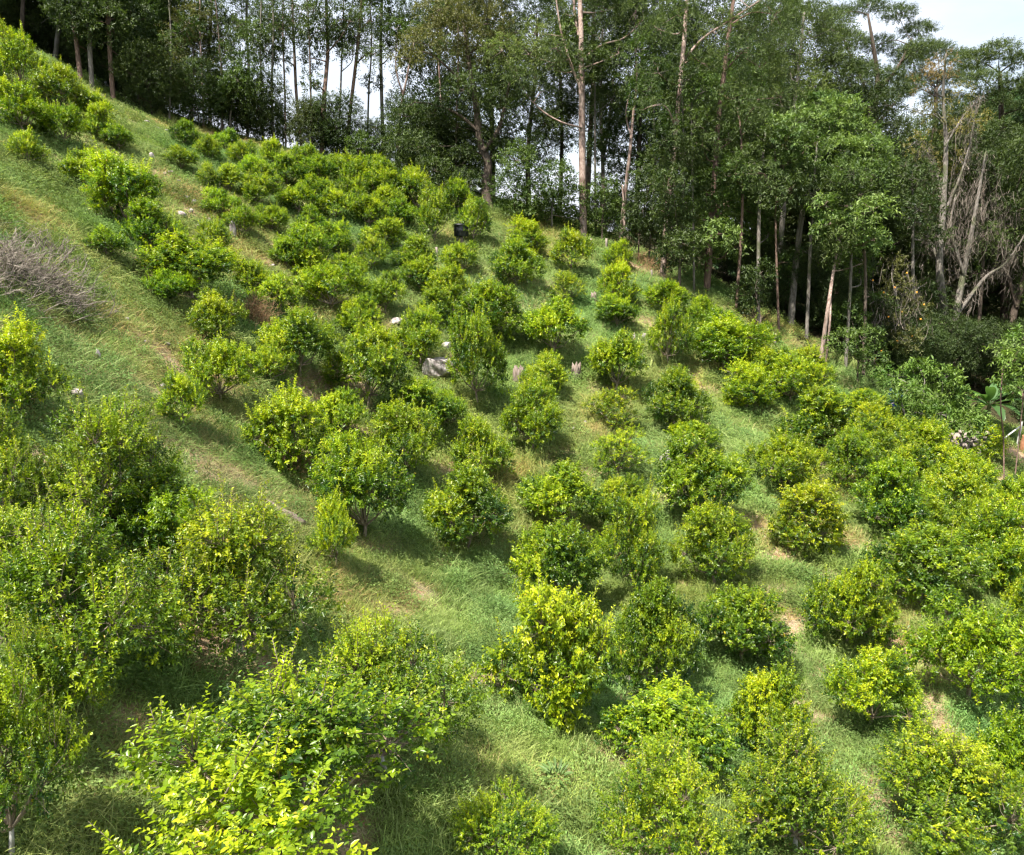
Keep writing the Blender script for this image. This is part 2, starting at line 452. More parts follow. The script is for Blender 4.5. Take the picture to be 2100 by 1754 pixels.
# ------------------------------------------------------------------ citrus bushes: kinds
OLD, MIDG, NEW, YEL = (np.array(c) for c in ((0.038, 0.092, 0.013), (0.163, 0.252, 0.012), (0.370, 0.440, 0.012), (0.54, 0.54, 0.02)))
def citrus_kind(seed, kind=4, clumps=11, twigs=88, k=14, leaf=0.074, flat=0.9, young=0.5, shoots=10, lift=0.16, wash=False, dense=1.0):
    rng = np.random.default_rng(seed)
    g, w = Geo(), Geo()
    cs = []; skew = rng.normal(0, 1, 2)
    for i in range(clumps):
        a = i * 2.399 + rng.normal(0, .25); f = (i + .5) / clumps
        if f < 0.6: rr, z = 0.63 + rng.normal(0, .10), 0.40 + 0.56 * rng.random()
        else: rr, z = 0.42 * rng.random() + .05, 0.98 + 0.44 * rng.random()
        cs.append((np.array([rr * math.cos(a) * (1 + .12 * skew[0]), rr * math.sin(a) * (1 + .12 * skew[1]), lift + z * flat]), 0.29 + 0.18 * rng.random()))
    cs.append((np.array([0, 0, lift + 0.82 * flat]), 0.60))
    # trunk and scaffold limbs
    hub = np.array([rng.normal(0, .03), rng.normal(0, .03), 0.22 + 0.12 * rng.random()])
    w.tube([(0, 0, -0.25), (0, 0, 0.02), hub * [.6, .6, .6], hub], [0.055, 0.042, 0.036, 0.032], 7, mi=1 if wash else 0)
    for c, r in cs:
        mid_ = hub * .5 + c * .5 + np.array([0, 0, -0.10 + .05 * rng.normal()]) + rng.normal(0, .04, 3)
        w.tube([hub, mid_, c], [0.024, 0.014, 0.006], 5)
    for c, r in cs:
        m_ = int(twigs * (r / 0.38) ** 1.6 * dense * (0.8 + .4 * rng.random()))
        dr = rnd_dir(m_, rng); out = unit(c - np.array([0, 0, 0.75]))
        dr = unit(dr + out * .35 + np.array([0, 0, .25]))
        B = c + dr * r * (0.30 + 0.62 * rng.random((m_, 1)) ** .7) * np.array([1, 1, .95])
        B[:, 2] = np.maximum(B[:, 2], 0.14 + 0.1 * rng.random(m_))
        D = unit(dr * .75 + np.array([0, 0, .55]) + rng.normal(0, .35, (m_, 3)))
        ln = 0.14 + 0.16 * rng.random(m_)
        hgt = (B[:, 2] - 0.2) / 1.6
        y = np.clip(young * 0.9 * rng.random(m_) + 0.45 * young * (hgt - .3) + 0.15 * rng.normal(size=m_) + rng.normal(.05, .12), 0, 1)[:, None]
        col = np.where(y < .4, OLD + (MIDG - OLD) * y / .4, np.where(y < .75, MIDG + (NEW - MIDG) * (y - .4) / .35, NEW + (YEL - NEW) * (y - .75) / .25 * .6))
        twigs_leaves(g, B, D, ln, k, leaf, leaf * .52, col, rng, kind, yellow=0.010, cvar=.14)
        sel = rng.choice(m_, min(m_, 18), replace=False)
        for s_ in sel:
            w.tube([c, (c + B[s_]) / 2 + rng.normal(0, .02, 3), B[s_] + D[s_] * ln[s_] * .8], [0.008, 0.005, 0.002], 3, cap=False)
    # long upright new shoots that break the outline
    for i in range(shoots):
        c, r = cs[rng.integers(len(cs))]
        a = rng.random() * 6.28
        b = c + np.array([math.cos(a), math.sin(a), 0]) * r * .5 * rng.random() + np.array([0, 0, r * .65])
        d = unit(np.array([rng.normal(0, .25) + (c[0]) * .35, rng.normal(0, .25) + c[1] * .35, 1.0]))
        ln = 0.22 + 0.38 * rng.random()
        w.tube([c, b, b + d * ln], [0.008, 0.006, 0.002], 3, cap=False)
        col = (NEW * (.5 + .3 * rng.random()) + YEL * .45 * rng.random() * young + MIDG * .2)[None]
        twigs_leaves(g, b[None], d[None], np.array([ln]), int(ln * 75), leaf * .95, leaf * .48, col, rng, kind, spread=.7)
    allv = np.vstack(g.v)                                  # bring every kind to the same crown radius
    ctr = (np.percentile(allv[:, :2], 4, axis=0) + np.percentile(allv[:, :2], 96, axis=0)) / 2
    half = (np.percentile(allv[:, :2], 96, axis=0) - np.percentile(allv[:, :2], 4, axis=0)) / 2
    for lst in (g.v, w.v):
        for a_ in lst:
            k_ = np.clip(a_[:, 2:3] / .6, 0, 1)
            a_[:, :2] = (a_[:, :2] - ctr * k_) * (.77 / half)
    return (w.mesh('citrus_trunk', mats=[M_BARK, M_WHITE], smooth=True, col=False), g.mesh('citrus_crown', M_CIT))

KINDS = {}
for i in range(6): KINDS['m%d' % i] = citrus_kind(100 + i, young=0.60, clumps=10 + i % 4, shoots=14 + 4 * (i % 3))
for i in range(3): KINDS['y%d' % i] = citrus_kind(200 + i, young=0.82, clumps=10 + i, shoots=20)
for i in range(3): KINDS['d%d' % i] = citrus_kind(300 + i, young=0.44, clumps=11 + i, shoots=9, dense=1.05)
for i in range(2): KINDS['s%d' % i] = citrus_kind(400 + i, young=0.65, clumps=8, twigs=52, shoots=8, dense=0.8, lift=0.2)
for i in range(3): KINDS['w%d' % i] = citrus_kind(500 + i, young=0.60, clumps=11, shoots=30, flat=1.0)
for i in range(4): KINDS['n%d' % i] = citrus_kind(600 + i, kind=15 if i < 1 else 6, young=0.56, clumps=12, twigs=105, k=15, leaf=0.048, shoots=44, lift=0.20, wash=True)

# ------------------------------------------------------------------ citrus bushes: every one where it stands
# crown centre and half extents on the photograph, kind, tint, what sets it apart
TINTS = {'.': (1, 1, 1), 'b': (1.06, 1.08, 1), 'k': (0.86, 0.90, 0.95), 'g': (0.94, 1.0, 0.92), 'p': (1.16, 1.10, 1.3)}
BUSHES = """
560,1650,330,260,n0,g,large yellow-green citrus bush filling the bottom left foreground
790,1460,180,165,n1,.,bright citrus bush just behind the large bottom left foreground bush
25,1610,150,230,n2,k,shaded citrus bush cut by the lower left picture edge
185,1270,190,185,n3,.,citrus bush with whitewashed trunk standing deep in shade at lower left
490,1200,195,160,n1,.,broad citrus bush on a forked whitewashed trunk above the foreground bush
235,965,145,125,n2,g,dense citrus bush over a dark shaded hollow at the left
20,975,105,125,n3,b,yellow-leaved citrus bush cut by the left edge beside the dark hollow
45,755,88,90,y0,b,bright yellow citrus bush at the left edge below the dead brush heap
1040,1710,115,95,n0,b,yellow citrus bush low at the middle of the bottom edge
1350,1690,140,130,n2,b,yellow-topped citrus bush at the bottom edge below the round centre bush
1630,1660,150,130,n3,.,mid-green citrus bush at the bottom edge beside the yellow-topped one
1370,1510,122,98,m0,.,loose citrus bush directly below right of the round centre bush
1565,1475,85,88,m1,b,small citrus bush alone in grass left of the round yellow bush
1920,1640,170,135,n1,.,wide citrus bush near the bottom right corner
1782,1422,90,88,y1,b,round yellow citrus bush alone beside the dry earth path
2060,1580,100,125,d0,g,dark citrus bush cut by the right edge above the bottom right bush
1985,1350,128,110,m2,g,wide dense citrus bush over red earth at the right
1735,1235,96,92,y2,.,yellow citrus bush between two bare earth paths
1520,1290,90,82,d1,.,dark citrus bush with bright crown left of the bare path
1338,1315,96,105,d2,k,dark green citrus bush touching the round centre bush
1135,1340,137,132,y0,.,largest round yellow-green citrus bush in the picture centre below
1145,1150,98,90,d0,.,dark citrus bush right above the large round centre bush
1296,1120,76,92,w0,.,upright citrus bush with several bare stems showing
1466,1122,88,86,m4,.,round citrus bush left of the topmost bare earth patch
1650,1060,76,72,y0,.,neat fan-shaped citrus bush on a short forked trunk
1885,1160,102,86,d1,.,dark-based citrus bush above the wide dense right-hand bush
2030,1120,90,90,m5,b,citrus bush at the right edge next to the dark-based bush
2095,1250,58,66,y1,.,half-hidden citrus bush at the right edge above the wide dense bush
958,1045,96,84,d2,.,olive-topped citrus bush with dark hollow base near the centre
1140,1020,80,70,m0,.,citrus bush squeezed between two others above the centre
1430,985,98,86,d0,.,dark wide citrus bush hiding a pale rock behind it
1268,1030,66,52,m1,g,low green citrus bush left of the dark rock-hiding bush
1612,950,80,62,m2,b,citrus bush at the lower end of the grass strip
1825,1020,78,76,m3,b,citrus bush in the right-hand thicket, second row down
1945,1010,80,78,y2,.,yellow citrus bush in the right-hand thicket below the stone wall
1735,940,52,60,d1,.,narrow dark citrus bush at the head of the right-hand thicket
748,1005,96,98,w1,.,tall spiky citrus bush below the fallen log
690,1090,58,72,y1,b,yellow citrus bush at the lower end of the fallen log
838,905,80,80,m4,.,round citrus bush left of the grassy gap near the centre
990,915,66,66,y2,.,pale yellow citrus bush right of the grassy gap near the centre
1092,850,68,70,m5,.,dome-shaped citrus bush in the middle of the slope
1255,838,52,42,s0,p,small pale sparse citrus bush right of the dome-shaped bush
1265,930,66,46,s1,b,sparse split citrus bush over red earth
1386,818,66,58,d2,.,dark round citrus bush beside the upper grass strip
1425,898,54,36,m0,.,small citrus bush tucked behind the pale rock
600,885,93,80,y0,.,yellow citrus bush with brown dead twigs round its base
695,850,58,46,m1,b,small citrus bush touching the yellow brown-based one
455,762,80,66,m2,b,spreading citrus bush above the thin yellow sapling bush
378,822,46,56,y1,b,thin bright yellow citrus sapling bush on the dry slope
855,828,80,48,m3,g,low citrus bush in the tight row below the boulder
755,750,98,82,m4,.,broad citrus bush left of the big boulder
615,700,80,68,d0,.,dark green citrus bush below the dead brown shrub
862,690,60,60,m5,.,citrus bush directly above the big boulder
980,745,66,82,w2,.,tall citrus bush directly right of the big boulder
1115,765,52,44,y2,b,small flat bright yellow citrus bush between two stumps
1262,742,60,60,m0,b,citrus bush right of the grey stump
1370,690,50,60,w0,b,upright citrus bush at the top of the grass strip
1485,700,72,54,m1,g,citrus bush against the forest edge above the grass strip
1530,790,58,46,y0,.,yellow citrus bush right of the grass strip
1620,775,74,52,m2,.,citrus bush under the forest edge behind the yellow one
1692,868,88,64,m3,.,large citrus bush heading the right-hand thicket
1785,868,58,46,y1,.,citrus bush below the blue barrel's shrub
1872,912,70,54,m4,b,citrus bush below the dark tarpaulin
1965,965,64,50,m5,b,citrus bush below the stone wall
1130,672,68,60,m0,b,round citrus bush with yellow crown on the middle slope
1005,638,72,60,d1,.,dark broad citrus bush on the middle slope
925,585,52,46,y2,b,yellow citrus bush on forked stems on the upper slope
1162,592,42,32,s0,p,small pale citrus bush on open straw-coloured grass
1266,582,44,44,y0,b,bright citrus bush in the file below the leaning pale trunk
1265,640,45,32,w1,.,low citrus bush lowest in the file below the leaning trunk
1366,610,46,34,m1,b,citrus bush at the forest edge right of that file
1060,540,60,46,d2,.,dark-based citrus bush with one yellow tuft on the upper slope
1172,515,43,45,y1,b,yellow citrus bush at the foot of the tall pink trunk
1266,518,34,28,y2,b,small citrus bush at the foot of the leaning pale trunk
1078,485,48,36,y0,.,citrus bush below the round green forest shrub
945,530,44,32,m2,.,citrus bush right of the white post below the black tank
850,525,50,36,m3,.,citrus bush left of the white post below the black tank
762,520,36,38,y1,.,yellow upright citrus bush on the upper slope
622,505,64,46,m4,g,wide citrus bush right of the pale standing stone
890,450,40,50,w2,b,tall citrus bush left of the black tank
972,455,38,42,w0,b,tall citrus bush right of the black tank
790,480,50,32,m5,.,low citrus bush uphill left of the white post
395,545,105,62,m0,.,broad citrus bush halfway down the left slope
448,655,53,55,m1,.,round citrus bush left of the dead brown shrub
560,600,60,40,y2,.,bright citrus bush right above the dead brown shrub
680,590,80,46,m2,.,citrus bush in the tight row right of the dead shrub
790,600,46,42,d0,.,dark citrus bush ending the tight row right of the dead shrub
262,400,80,70,w1,b,tall yellow-tipped citrus bush on the upper left slope
320,470,62,52,m3,g,green citrus bush below the tall yellow-tipped left one
440,500,40,40,w2,.,narrow citrus bush left of the pale standing stone
40,132,64,60,w0,.,citrus bush uppermost at the left edge under the dark wood
120,186,54,50,m4,.,citrus bush second along the dark wood's edge
190,222,38,36,w1,.,citrus bush third along the dark wood's edge
50,220,62,52,m5,.,citrus bush at the left edge in the upper left thicket
130,262,46,36,w2,g,citrus bush low in the upper left thicket
210,250,38,36,y0,.,yellow citrus bush at the end of the upper left thicket
60,305,40,36,y1,.,small yellow citrus bush below the upper left thicket
245,285,32,26,d1,g,small dark citrus bush below the end of the thicket
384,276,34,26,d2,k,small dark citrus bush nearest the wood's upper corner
376,327,34,25,m0,.,small round citrus bush on the stony upper slope
430,308,26,26,m1,.,small citrus bush beside the small round stony-slope bush
425,358,22,26,y2,.,tiny yellow citrus bush on the stony slope
466,290,30,24,d0,g,olive citrus bush under the wood's edge right of the dark one
560,312,28,26,y0,.,yellowish citrus bush under the orange-barked trunk
520,345,32,26,m2,g,low citrus bush in the upper row, first from the stones
590,350,44,30,m3,.,citrus bush in the upper row below the orange-barked trunk
655,352,44,32,d1,g,citrus bush in the upper row below the forked reddish trunk
730,358,46,34,w0,.,citrus bush in the upper row below the slanting reddish trunk
790,372,48,38,d2,.,dark citrus bush in the upper row below the grey trunk
855,392,44,42,w1,b,bright citrus bush in the upper row below the thin pale trunk
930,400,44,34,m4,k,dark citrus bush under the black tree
455,415,40,30,m5,g,citrus bush beside the rubble patch on the upper slope
530,395,44,30,w2,.,spiky citrus bush on the upper slope right of the rubble
610,410,44,30,m0,.,citrus bush in the second upper row below the orange-barked trunk
690,420,44,32,y1,.,yellow-tipped citrus bush in the second upper row
760,435,40,30,m1,.,citrus bush in the second upper row below the grey trunk
830,440,38,30,d0,g,green citrus bush in the second upper row left of the tank's bush
560,450,40,28,m2,g,low citrus bush above the wide one by the standing stone
690,490,46,30,w0,b,citrus bush in the third upper row
640,450,36,26,m3,.,small citrus bush between the second and third upper rows
1440,640,36,34,m4,b,small citrus bush squeezed at the forest edge
1555,700,40,34,m2,.,small citrus bush close under the straight grey forest-edge trunk
1650,745,40,34,y0,.,small yellowish citrus bush under the thin orange stems
1420,665,38,34,m3,b,citrus bush left of the forest-edge bush above the grass strip
2060,1030,60,60,m5,.,citrus bush at the right edge below the dry grass bank
1850,960,55,50,y1,.,yellow citrus bush inside the right-hand thicket
1900,1070,52,52,m0,.,citrus bush in the lower middle of the right-hand thicket
1760,830,48,32,m1,b,small citrus bush at the thicket's upper rim
500,318,34,26,m2,.,citrus bush under the crest left of the yellowish one
472,368,34,26,w1,.,citrus bush right of the tiny yellow stony-slope bush
548,368,36,28,m3,.,citrus bush between the uppermost and second upper rows, first from stones
625,330,34,26,w2,.,citrus bush right at the foot of the orange-barked trunk
695,345,36,28,m4,.,citrus bush right at the foot of the forked reddish trunk
762,345,34,28,m5,g,citrus bush right at the foot of the straight grey trunk
650,388,38,28,m0,.,citrus bush below the forked trunk between the upper rows
725,400,38,30,w0,.,citrus bush below the slanting trunk between the upper rows
795,412,36,30,m1,.,citrus bush left above the tank's left-hand bush
500,455,38,30,m2,.,citrus bush right behind the pale standing stone
590,520,40,28,m3,b,low citrus bush left of the wide one by the standing stone
720,555,46,34,m4,.,citrus bush below the yellow upright upper-slope bush
860,565,44,34,w1,.,citrus bush left of the yellow forked-stem bush
640,545,44,32,y0,.,bright citrus bush above the tight row's middle
520,565,48,34,m5,.,citrus bush above the dead brown shrub's bright neighbour
350,590,52,36,m0,g,low citrus bush below the broad left-slope bush
735,655,56,44,m1,.,citrus bush at the lower side of the tight row
560,745,50,40,m2,.,citrus bush left below the dark green one under the dead shrub
900,630,44,36,m3,.,citrus bush left of the dark broad mid-slope bush
920,840,40,38,m4,g,small citrus bush behind the pale yellow centre bush
170,345,46,40,m5,.,citrus bush left of the tall yellow-tipped left one
225,500,40,34,m0,g,small citrus bush on the left slope below the tall pair
1560,745,44,36,m1,b,citrus bush above the yellow one right of the grass strip
1835,895,52,42,m2,b,citrus bush behind the thicket's citrus bush by the barrel
1800,935,54,48,m3,.,citrus bush in the thicket between its head and middle
1985,1085,62,58,m4,.,citrus bush in the right-hand thicket above the dark-based bush's neighbour
2075,1180,50,46,y2,b,yellow citrus bush at the right edge above the half-hidden one
2010,905,46,34,y0,.,yellow citrus bush half over the stone wall's foot
330,1060,110,95,d0,g,dark citrus bush between the hollow's bush and the broad forked one
70,1150,120,105,n2,.,citrus bush at the left edge above the shaded whitewashed one
110,1420,110,120,n3,g,shaded citrus bush low at the left above the bottom corner
"""
bush_xy = []
for i, line in enumerate(BUSHES.strip().split('\n')):
    f = line.split(',', 6)
    u, v, a, b = (float(q) for q in f[:4])
    kind, tint, label = f[4], f[5], f[6]
    if v < 700: a, b = a * .97, b * .97
    hz = b
    vb = v + b * .8
    for _ in range(3):
        p, d = ground_px(u, min(vb, 2400))
        e = math.atan2(-p[2], p[1])
        e = max(0.05, min(0.8, e))
        R = a * d / FPX / 1.03
        want = b * d / FPX
        hz = math.sqrt(max(want ** 2 - (R * math.sin(e)) ** 2, (0.45 * R) ** 2)) / math.cos(e)
        hz = min(max(hz, 0.62 * R), 1.35 * R)
        vb = v + (hz * 1.08) * math.cos(e) * FPX / d
    x, y = p[0], p[1]
    z = gz(x, y)
    sz = hz / 0.86
    t = thing('citrus_bush', label, 'citrus bush', (x, y, z - 0.02), random.random() * 6.28, (R, R, sz), 'citrus bushes planted over the hillside')
    tm, cm = KINDS[kind]
    link('trunk', tm, t)
    tc = np.array(TINTS[tint]) * (1 + RNG.normal(0, .06)) * (1 + RNG.normal(0, .02, 3))
    link('crown', cm, t, color=tuple(tc))
    bush_xy.append((x, y, R))
bush_xy = np.array(bush_xy)

# ------------------------------------------------------------------ grass, weeds and straw (nobody could count them)
def tuft(seed, nb, hgt, wid, spread, lean, c0, c1, segs=3):
    rng = np.random.default_rng(seed); g = Geo()
    for _ in range(nb):
        a = rng.random() * 6.28; r = spread * math.sqrt(rng.random())
        b = np.array([r * math.cos(a), r * math.sin(a), -0.03])
        az = rng.random() * 6.28; out = np.array([math.cos(az), math.sin(az), 0]); sd = np.array([-out[1], out[0], 0])
        h_ = hgt * (0.5 + 0.7 * rng.random()); ln = lean * (0.4 + rng.random())
        ts = np.linspace(0, 1, segs + 1)
        mid = b + np.outer(ts, [0, 0, h_]) * (1 - .25 * ts[:, None] * ln) + out * (h_ * ln * ts ** 2)[:, None]
        w_ = wid * (0.7 + .6 * rng.random()) * (1 - ts ** 2 * .9) * .5
        v = np.empty(((segs + 1) * 2, 3)); v[0::2] = mid + sd * w_[:, None]; v[1::2] = mid - sd * w_[:, None]
        q = np.array([[2 * s, 2 * s + 1, 2 * s + 3, 2 * s + 2] for s in range(segs)])
        c = (c0 + (c1 - c0) * rng.random()) * (0.85 + .3 * rng.random())
        g.add(v, q, None, np.clip(c, 0, 1))
    return g
def weed(seed, nl, L, rad, c0):
    rng = np.random.default_rng(seed); g = Geo()
    a = rng.random(nl) * 6.28; el = rng.random(nl) * .9
    D = np.stack([np.cos(a) * np.cos(el), np.sin(a) * np.cos(el), np.sin(el)], -1)
    P = np.stack([np.cos(a) * rad * rng.random(nl), np.sin(a) * rad * rng.random(nl), 0.02 + 0.16 * rng.random(nl)], -1)
    N = np.array([[0, 0, 1.0]]) + rng.normal(0, .3, (nl, 3))
    c = np.array(c0)[None] * (0.7 + .6 * rng.random((nl, 1)))
    leaf_geo(g, P, D, N, L * (.6 + .8 * rng.random(nl)), L * .5, c, 4)
    return g
A = np.array
SRC = []
def src(name, g):
    o = bpy.data.objects.new(name, g.mesh(name, M_GRASS)); SRC.append(o); return o
SP_ = 0.36
for s in range(3): src('grass_tuft', tuft(10 + s, 150, 0.15, 0.011, SP_, 0.9, A([.19, .27, .06]), A([.39, .48, .14])))
src('grass_tuft', tuft(20, 100, 0.26, 0.011, SP_, 1.1, A([.22, .29, .08]), A([.43, .50, .18])))
for s in range(2): src('weed_leaves', weed(30 + s, 230, 0.042, SP_, (0.17, 0.255, 0.07)))
src('straw_tuft', tuft(40, 110, 0.12, 0.009, SP_, 1.2, A([.36, .27, .12]), A([.56, .45, .25])))
src('straw_tuft', tuft(41, 95, 0.20, 0.009, SP_, 1.0, A([.34, .29, .11]), A([.52, .44, .20])))

def scatter_nodes(name, sources):
    gn = bpy.data.node_groups.new(name, 'GeometryNodeTree')
    gn.interface.new_socket('Geometry', in_out='INPUT', socket_type='NodeSocketGeometry')
    gn.interface.new_socket('Geometry', in_out='OUTPUT', socket_type='NodeSocketGeometry')
    N, Lk = gn.nodes, gn.links
    gi, go = N.new('NodeGroupInput'), N.new('NodeGroupOutput')
    join = N.new('GeometryNodeGeometryToInstance')
    infos = []
    for o in sources:
        oi = N.new('GeometryNodeObjectInfo'); oi.inputs['Object'].default_value = o; infos.append(oi)
    for oi in reversed(infos): Lk.new(oi.outputs['Geometry'], join.inputs['Geometry'])
    iop = N.new('GeometryNodeInstanceOnPoints')
    iop.inputs['Pick Instance'].default_value = True
    def named(nm, ty):
        a = N.new('GeometryNodeInputNamedAttribute'); a.data_type = ty; a.inputs['Name'].default_value = nm
        return a.outputs['Attribute']
    Lk.new(gi.outputs[0], iop.inputs['Points']); Lk.new(join.outputs[0], iop.inputs['Instance'])
    Lk.new(named('pick', 'INT'), iop.inputs['Instance Index'])
    Lk.new(named('rot', 'FLOAT_VECTOR'), iop.inputs['Rotation'])
    Lk.new(named('scl', 'FLOAT_VECTOR'), iop.inputs['Scale'])
    Lk.new(iop.outputs[0], go.inputs[0])
    return gn
def scatter(name, P, pick, rot, scl, tint, gn):
    me = bpy.data.meshes.new(name); me.vertices.add(len(P)); me.vertices.foreach_set('co', P.astype(np.float32).ravel())
    for nm, ty, arr, key in (('pick', 'INT', pick, 'value'), ('rot', 'FLOAT_VECTOR', rot, 'vector'), ('scl', 'FLOAT_VECTOR', scl, 'vector')):
        me.attributes.new(nm, ty, 'POINT').data.foreach_set(key, arr.astype(np.int32 if ty == 'INT' else np.float32).ravel())
    t4 = np.ones((len(P), 4), np.float32); t4[:, :3] = tint
    me.attributes.new('tint', 'FLOAT_COLOR', 'POINT').data.foreach_set('color', t4.ravel())
    o = link(name, me)
    md = o.modifiers.new('scatter', 'NODES'); md.node_group = gn
    return o

NP = 100000
sx = RNG.uniform(-30, 34, NP); sy = RNG.uniform(-1, 46, NP)
dd = np.hypot(sx, sy)
infr = (np.abs(sx) < 0.78 * sy + 6) & (sy < edge_y(sx) + 3.0)
keep = infr & (RNG.random(NP) < np.clip((15 / dd) ** 1.25, 0.16, 1))
sx, sy = sx[keep], sy[keep]
bz = bare_at(sx, sy)
keep = RNG.random(len(sx)) < (1 - np.clip(bz * 1.25, 0, .97))
sx, sy, bz = sx[keep], sy[keep], bz[keep]
szz = height(sx, sy); dd = np.hypot(sx, sy)
ng = len(sx)
dryn = fbm(sx * .35 + 11, sy * .35 + 4, 3)
dryw = np.clip((dryn - .60) / .12, 0, 1) * .35 + .5 * bz
# the dry upper left slope, the straw-coloured bank at the right edge
for (u, v, r) in ((220, 740, 3.2), (330, 830, 2.6), (60, 560, 2.0), (2050, 980, 3.0), (1600, 690, 2.2), (1320, 560, 2.5), (1080, 620, 2.5), (400, 400, 3.5), (560, 1010, 2.0)):
    p, d = ground_px(u, v)
    dryw = np.maximum(dryw, .5 * np.exp(-((sx - p[0]) ** 2 + (sy - p[1]) ** 2) / r ** 2))
dryw *= 1 - .85 * np.exp(-((sx + 4.5) ** 2 + (sy - 6.5) ** 2) / 9)
isdry = RNG.random(ng) < np.clip(dryw, 0, .85)
pick = np.where(isdry, RNG.choice([6, 7], ng), RNG.choice([0, 1, 2, 3, 4, 5], ng, p=[.22, .21, .20, .17, .10, .10]))
weedy = (fbm(sx * .8 + 60, sy * .8 + 20, 2) > .58) | ((sx < -4) & (fbm(sx * 1.5 + 6, sy * 1.5 + 2, 2) > .52))
pick = np.where(weedy & ~isdry & (RNG.random(ng) < .4), RNG.choice([4, 5], ng), pick)
sc = (0.75 + .5 * RNG.random(ng)) * np.clip(dd / 15, 0.9, 1.9) ** .8
lush = fbm(sx * .25 + 80, sy * .25 + 33, 3)
tint = np.stack([0.84 + .5 * (dryn - .3), 0.95 + .2 * (lush - .5), 0.85 + .5 * (lush - .4)], -1)
tint *= (0.70 + .45 * RNG.random((ng, 1))) * (0.72 + .62 * fbm(sx * 1.3 + 7, sy * 1.3 + 2, 3))[:, None]
ex_ = .15
nrm = unit(np.stack([-(height(sx + ex_, sy) - height(sx - ex_, sy)) / (2 * ex_), -(height(sx, sy + ex_) - height(sx, sy - ex_)) / (2 * ex_), np.ones(ng)], -1))
yaw = RNG.random(ng) * 6.28
# align each patch with the slope, spun about its own axis
rot = np.array([(Vector(q).to_track_quat('Z', 'Y').to_matrix() @ Matrix.Rotation(float(w_), 3, 'Z')).to_euler() for q, w_ in zip(nrm, yaw)])
scl = np.stack([sc * 1.05, sc * 1.05, sc ** .5 * (0.5 + 1.1 * RNG.random(ng) ** 2.2)], -1)
gn_grass = scatter_nodes('grass_scatter', SRC)
grass = scatter('grass', np.stack([sx, sy, szz], -1), pick, rot, scl, tint, gn_grass)
grass['kind'] = 'stuff'; grass['label'] = 'green and straw-coloured grass and weeds over the orchard slope'; grass['category'] = 'grass'

# ------------------------------------------------------------------ forest trees
STY = {  # leaf length, width ratio, twig length, leaves per twig, hang, colours, up-normal
 'euc':   (0.20, 0.20, 0.60, 12, 0.55, (0.050, 0.086, 0.026), (0.132, 0.172, 0.054), 0.4),
 'eucy':  (0.20, 0.20, 0.60, 12, 0.55, (0.12, 0.17, 0.045), (0.23, 0.27, 0.085), 0.4),
 'dark':  (0.17, 0.42, 0.45, 10, 0.10, (0.026, 0.048, 0.014), (0.085, 0.118, 0.030), 0.8),
 'mid':   (0.17, 0.42, 0.45, 10, 0.10, (0.036, 0.074, 0.015), (0.112, 0.165, 0.033), 0.8),
 'light': (0.23, 0.36, 0.50, 10, 0.18, (0.068, 0.130, 0.032), (0.200, 0.268, 0.070), 0.9),
 'broad': (0.22, 0.36, 0.50, 10, 0.20, (0.065, 0.135, 0.022), (0.165, 0.240, 0.042), 0.9),
 'olive': (0.14, 0.42, 0.42, 10, 0.10, (0.095, 0.105, 0.032), (0.17, 0.165, 0.055), 0.7),
 'umb':   (0.12, 0.36, 0.34, 12, 0.00, (0.045, 0.075, 0.022), (0.105, 0.140, 0.040), 1.0),
 'gold':  (0.13, 0.45, 0.40, 8, 0.10, (0.14, 0.135, 0.035), (0.25, 0.215, 0.06), 0.7),
 'rust':  (0.12, 0.45, 0.40, 8, 0.10, (0.17, 0.12, 0.05), (0.27, 0.18, 0.08), 0.7),
}
def clump(g, c, r, style, rng, dens=1.0, flat=0.8, w=None):
    L, wr, tl, k, hang, c0, c1, upn = STY[style]
    nt = max(4, int(dens * 100 * (r / 1.0) ** 1.9 * (0.20 / L) ** 1.1 * (0.3 / max(wr, .3)) ** .6 * (12 / k)))
    d = unit(rnd_dir(nt, rng) + np.array([0, 0, .25]))
    rad = (0.30 + .70 * rng.random((nt, 1)) ** .6) * (0.86 + .2 * rng.random((nt, 1)))
    B = c + d * r * rad * np.array([1, 1, flat])
    D = unit(d * .8 + np.array([0, 0, .1 - .7 * hang]) + rng.normal(0, .4, (nt, 3)))
    ln = tl * (.6 + .6 * rng.random(nt)) * (0.7 + .3 * min(r, 1.3))
    mixv = np.clip(rng.random((nt, 1)) * .7 + rng.normal(0, .12) + .15, 0, 1)
    col = np.array(c0) + (np.array(c1) - np.array(c0)) * mixv
    twigs_leaves(g, B, D, ln, k, L, L * wr, col, rng, 4, upn=upn, cvar=.2, hang=hang, spread=.8, droop=.15 + .3 * hang)
    if w is not None:
        for s_ in rng.choice(nt, min(nt, 5), replace=False):
            w.tube([c, (c + B[s_]) / 2 + rng.normal(0, .05, 3), B[s_]], [0.018, 0.012, 0.006], 3, cap=False)

def smooth_path(pts, n=5):
    pts = np.asarray(pts, float)
    if len(pts) < 3: return np.linspace(pts[0], pts[-1], n + 1)
    ext = np.vstack([2 * pts[0] - pts[1], pts, 2 * pts[-1] - pts[-2]]); out_ = []
    for i in range(1, len(ext) - 2):
        p0, p1, p2, p3 = ext[i - 1:i + 3]
        for t in np.linspace(0, 1, n, endpoint=False):
            out_.append(.5 * (2 * p1 + (p2 - p0) * t + (2 * p0 - 5 * p1 + 4 * p2 - p3) * t * t + (3 * p1 - p0 - 3 * p2 + p3) * t ** 3))
    out_.append(pts[-1])
    return np.array(out_)

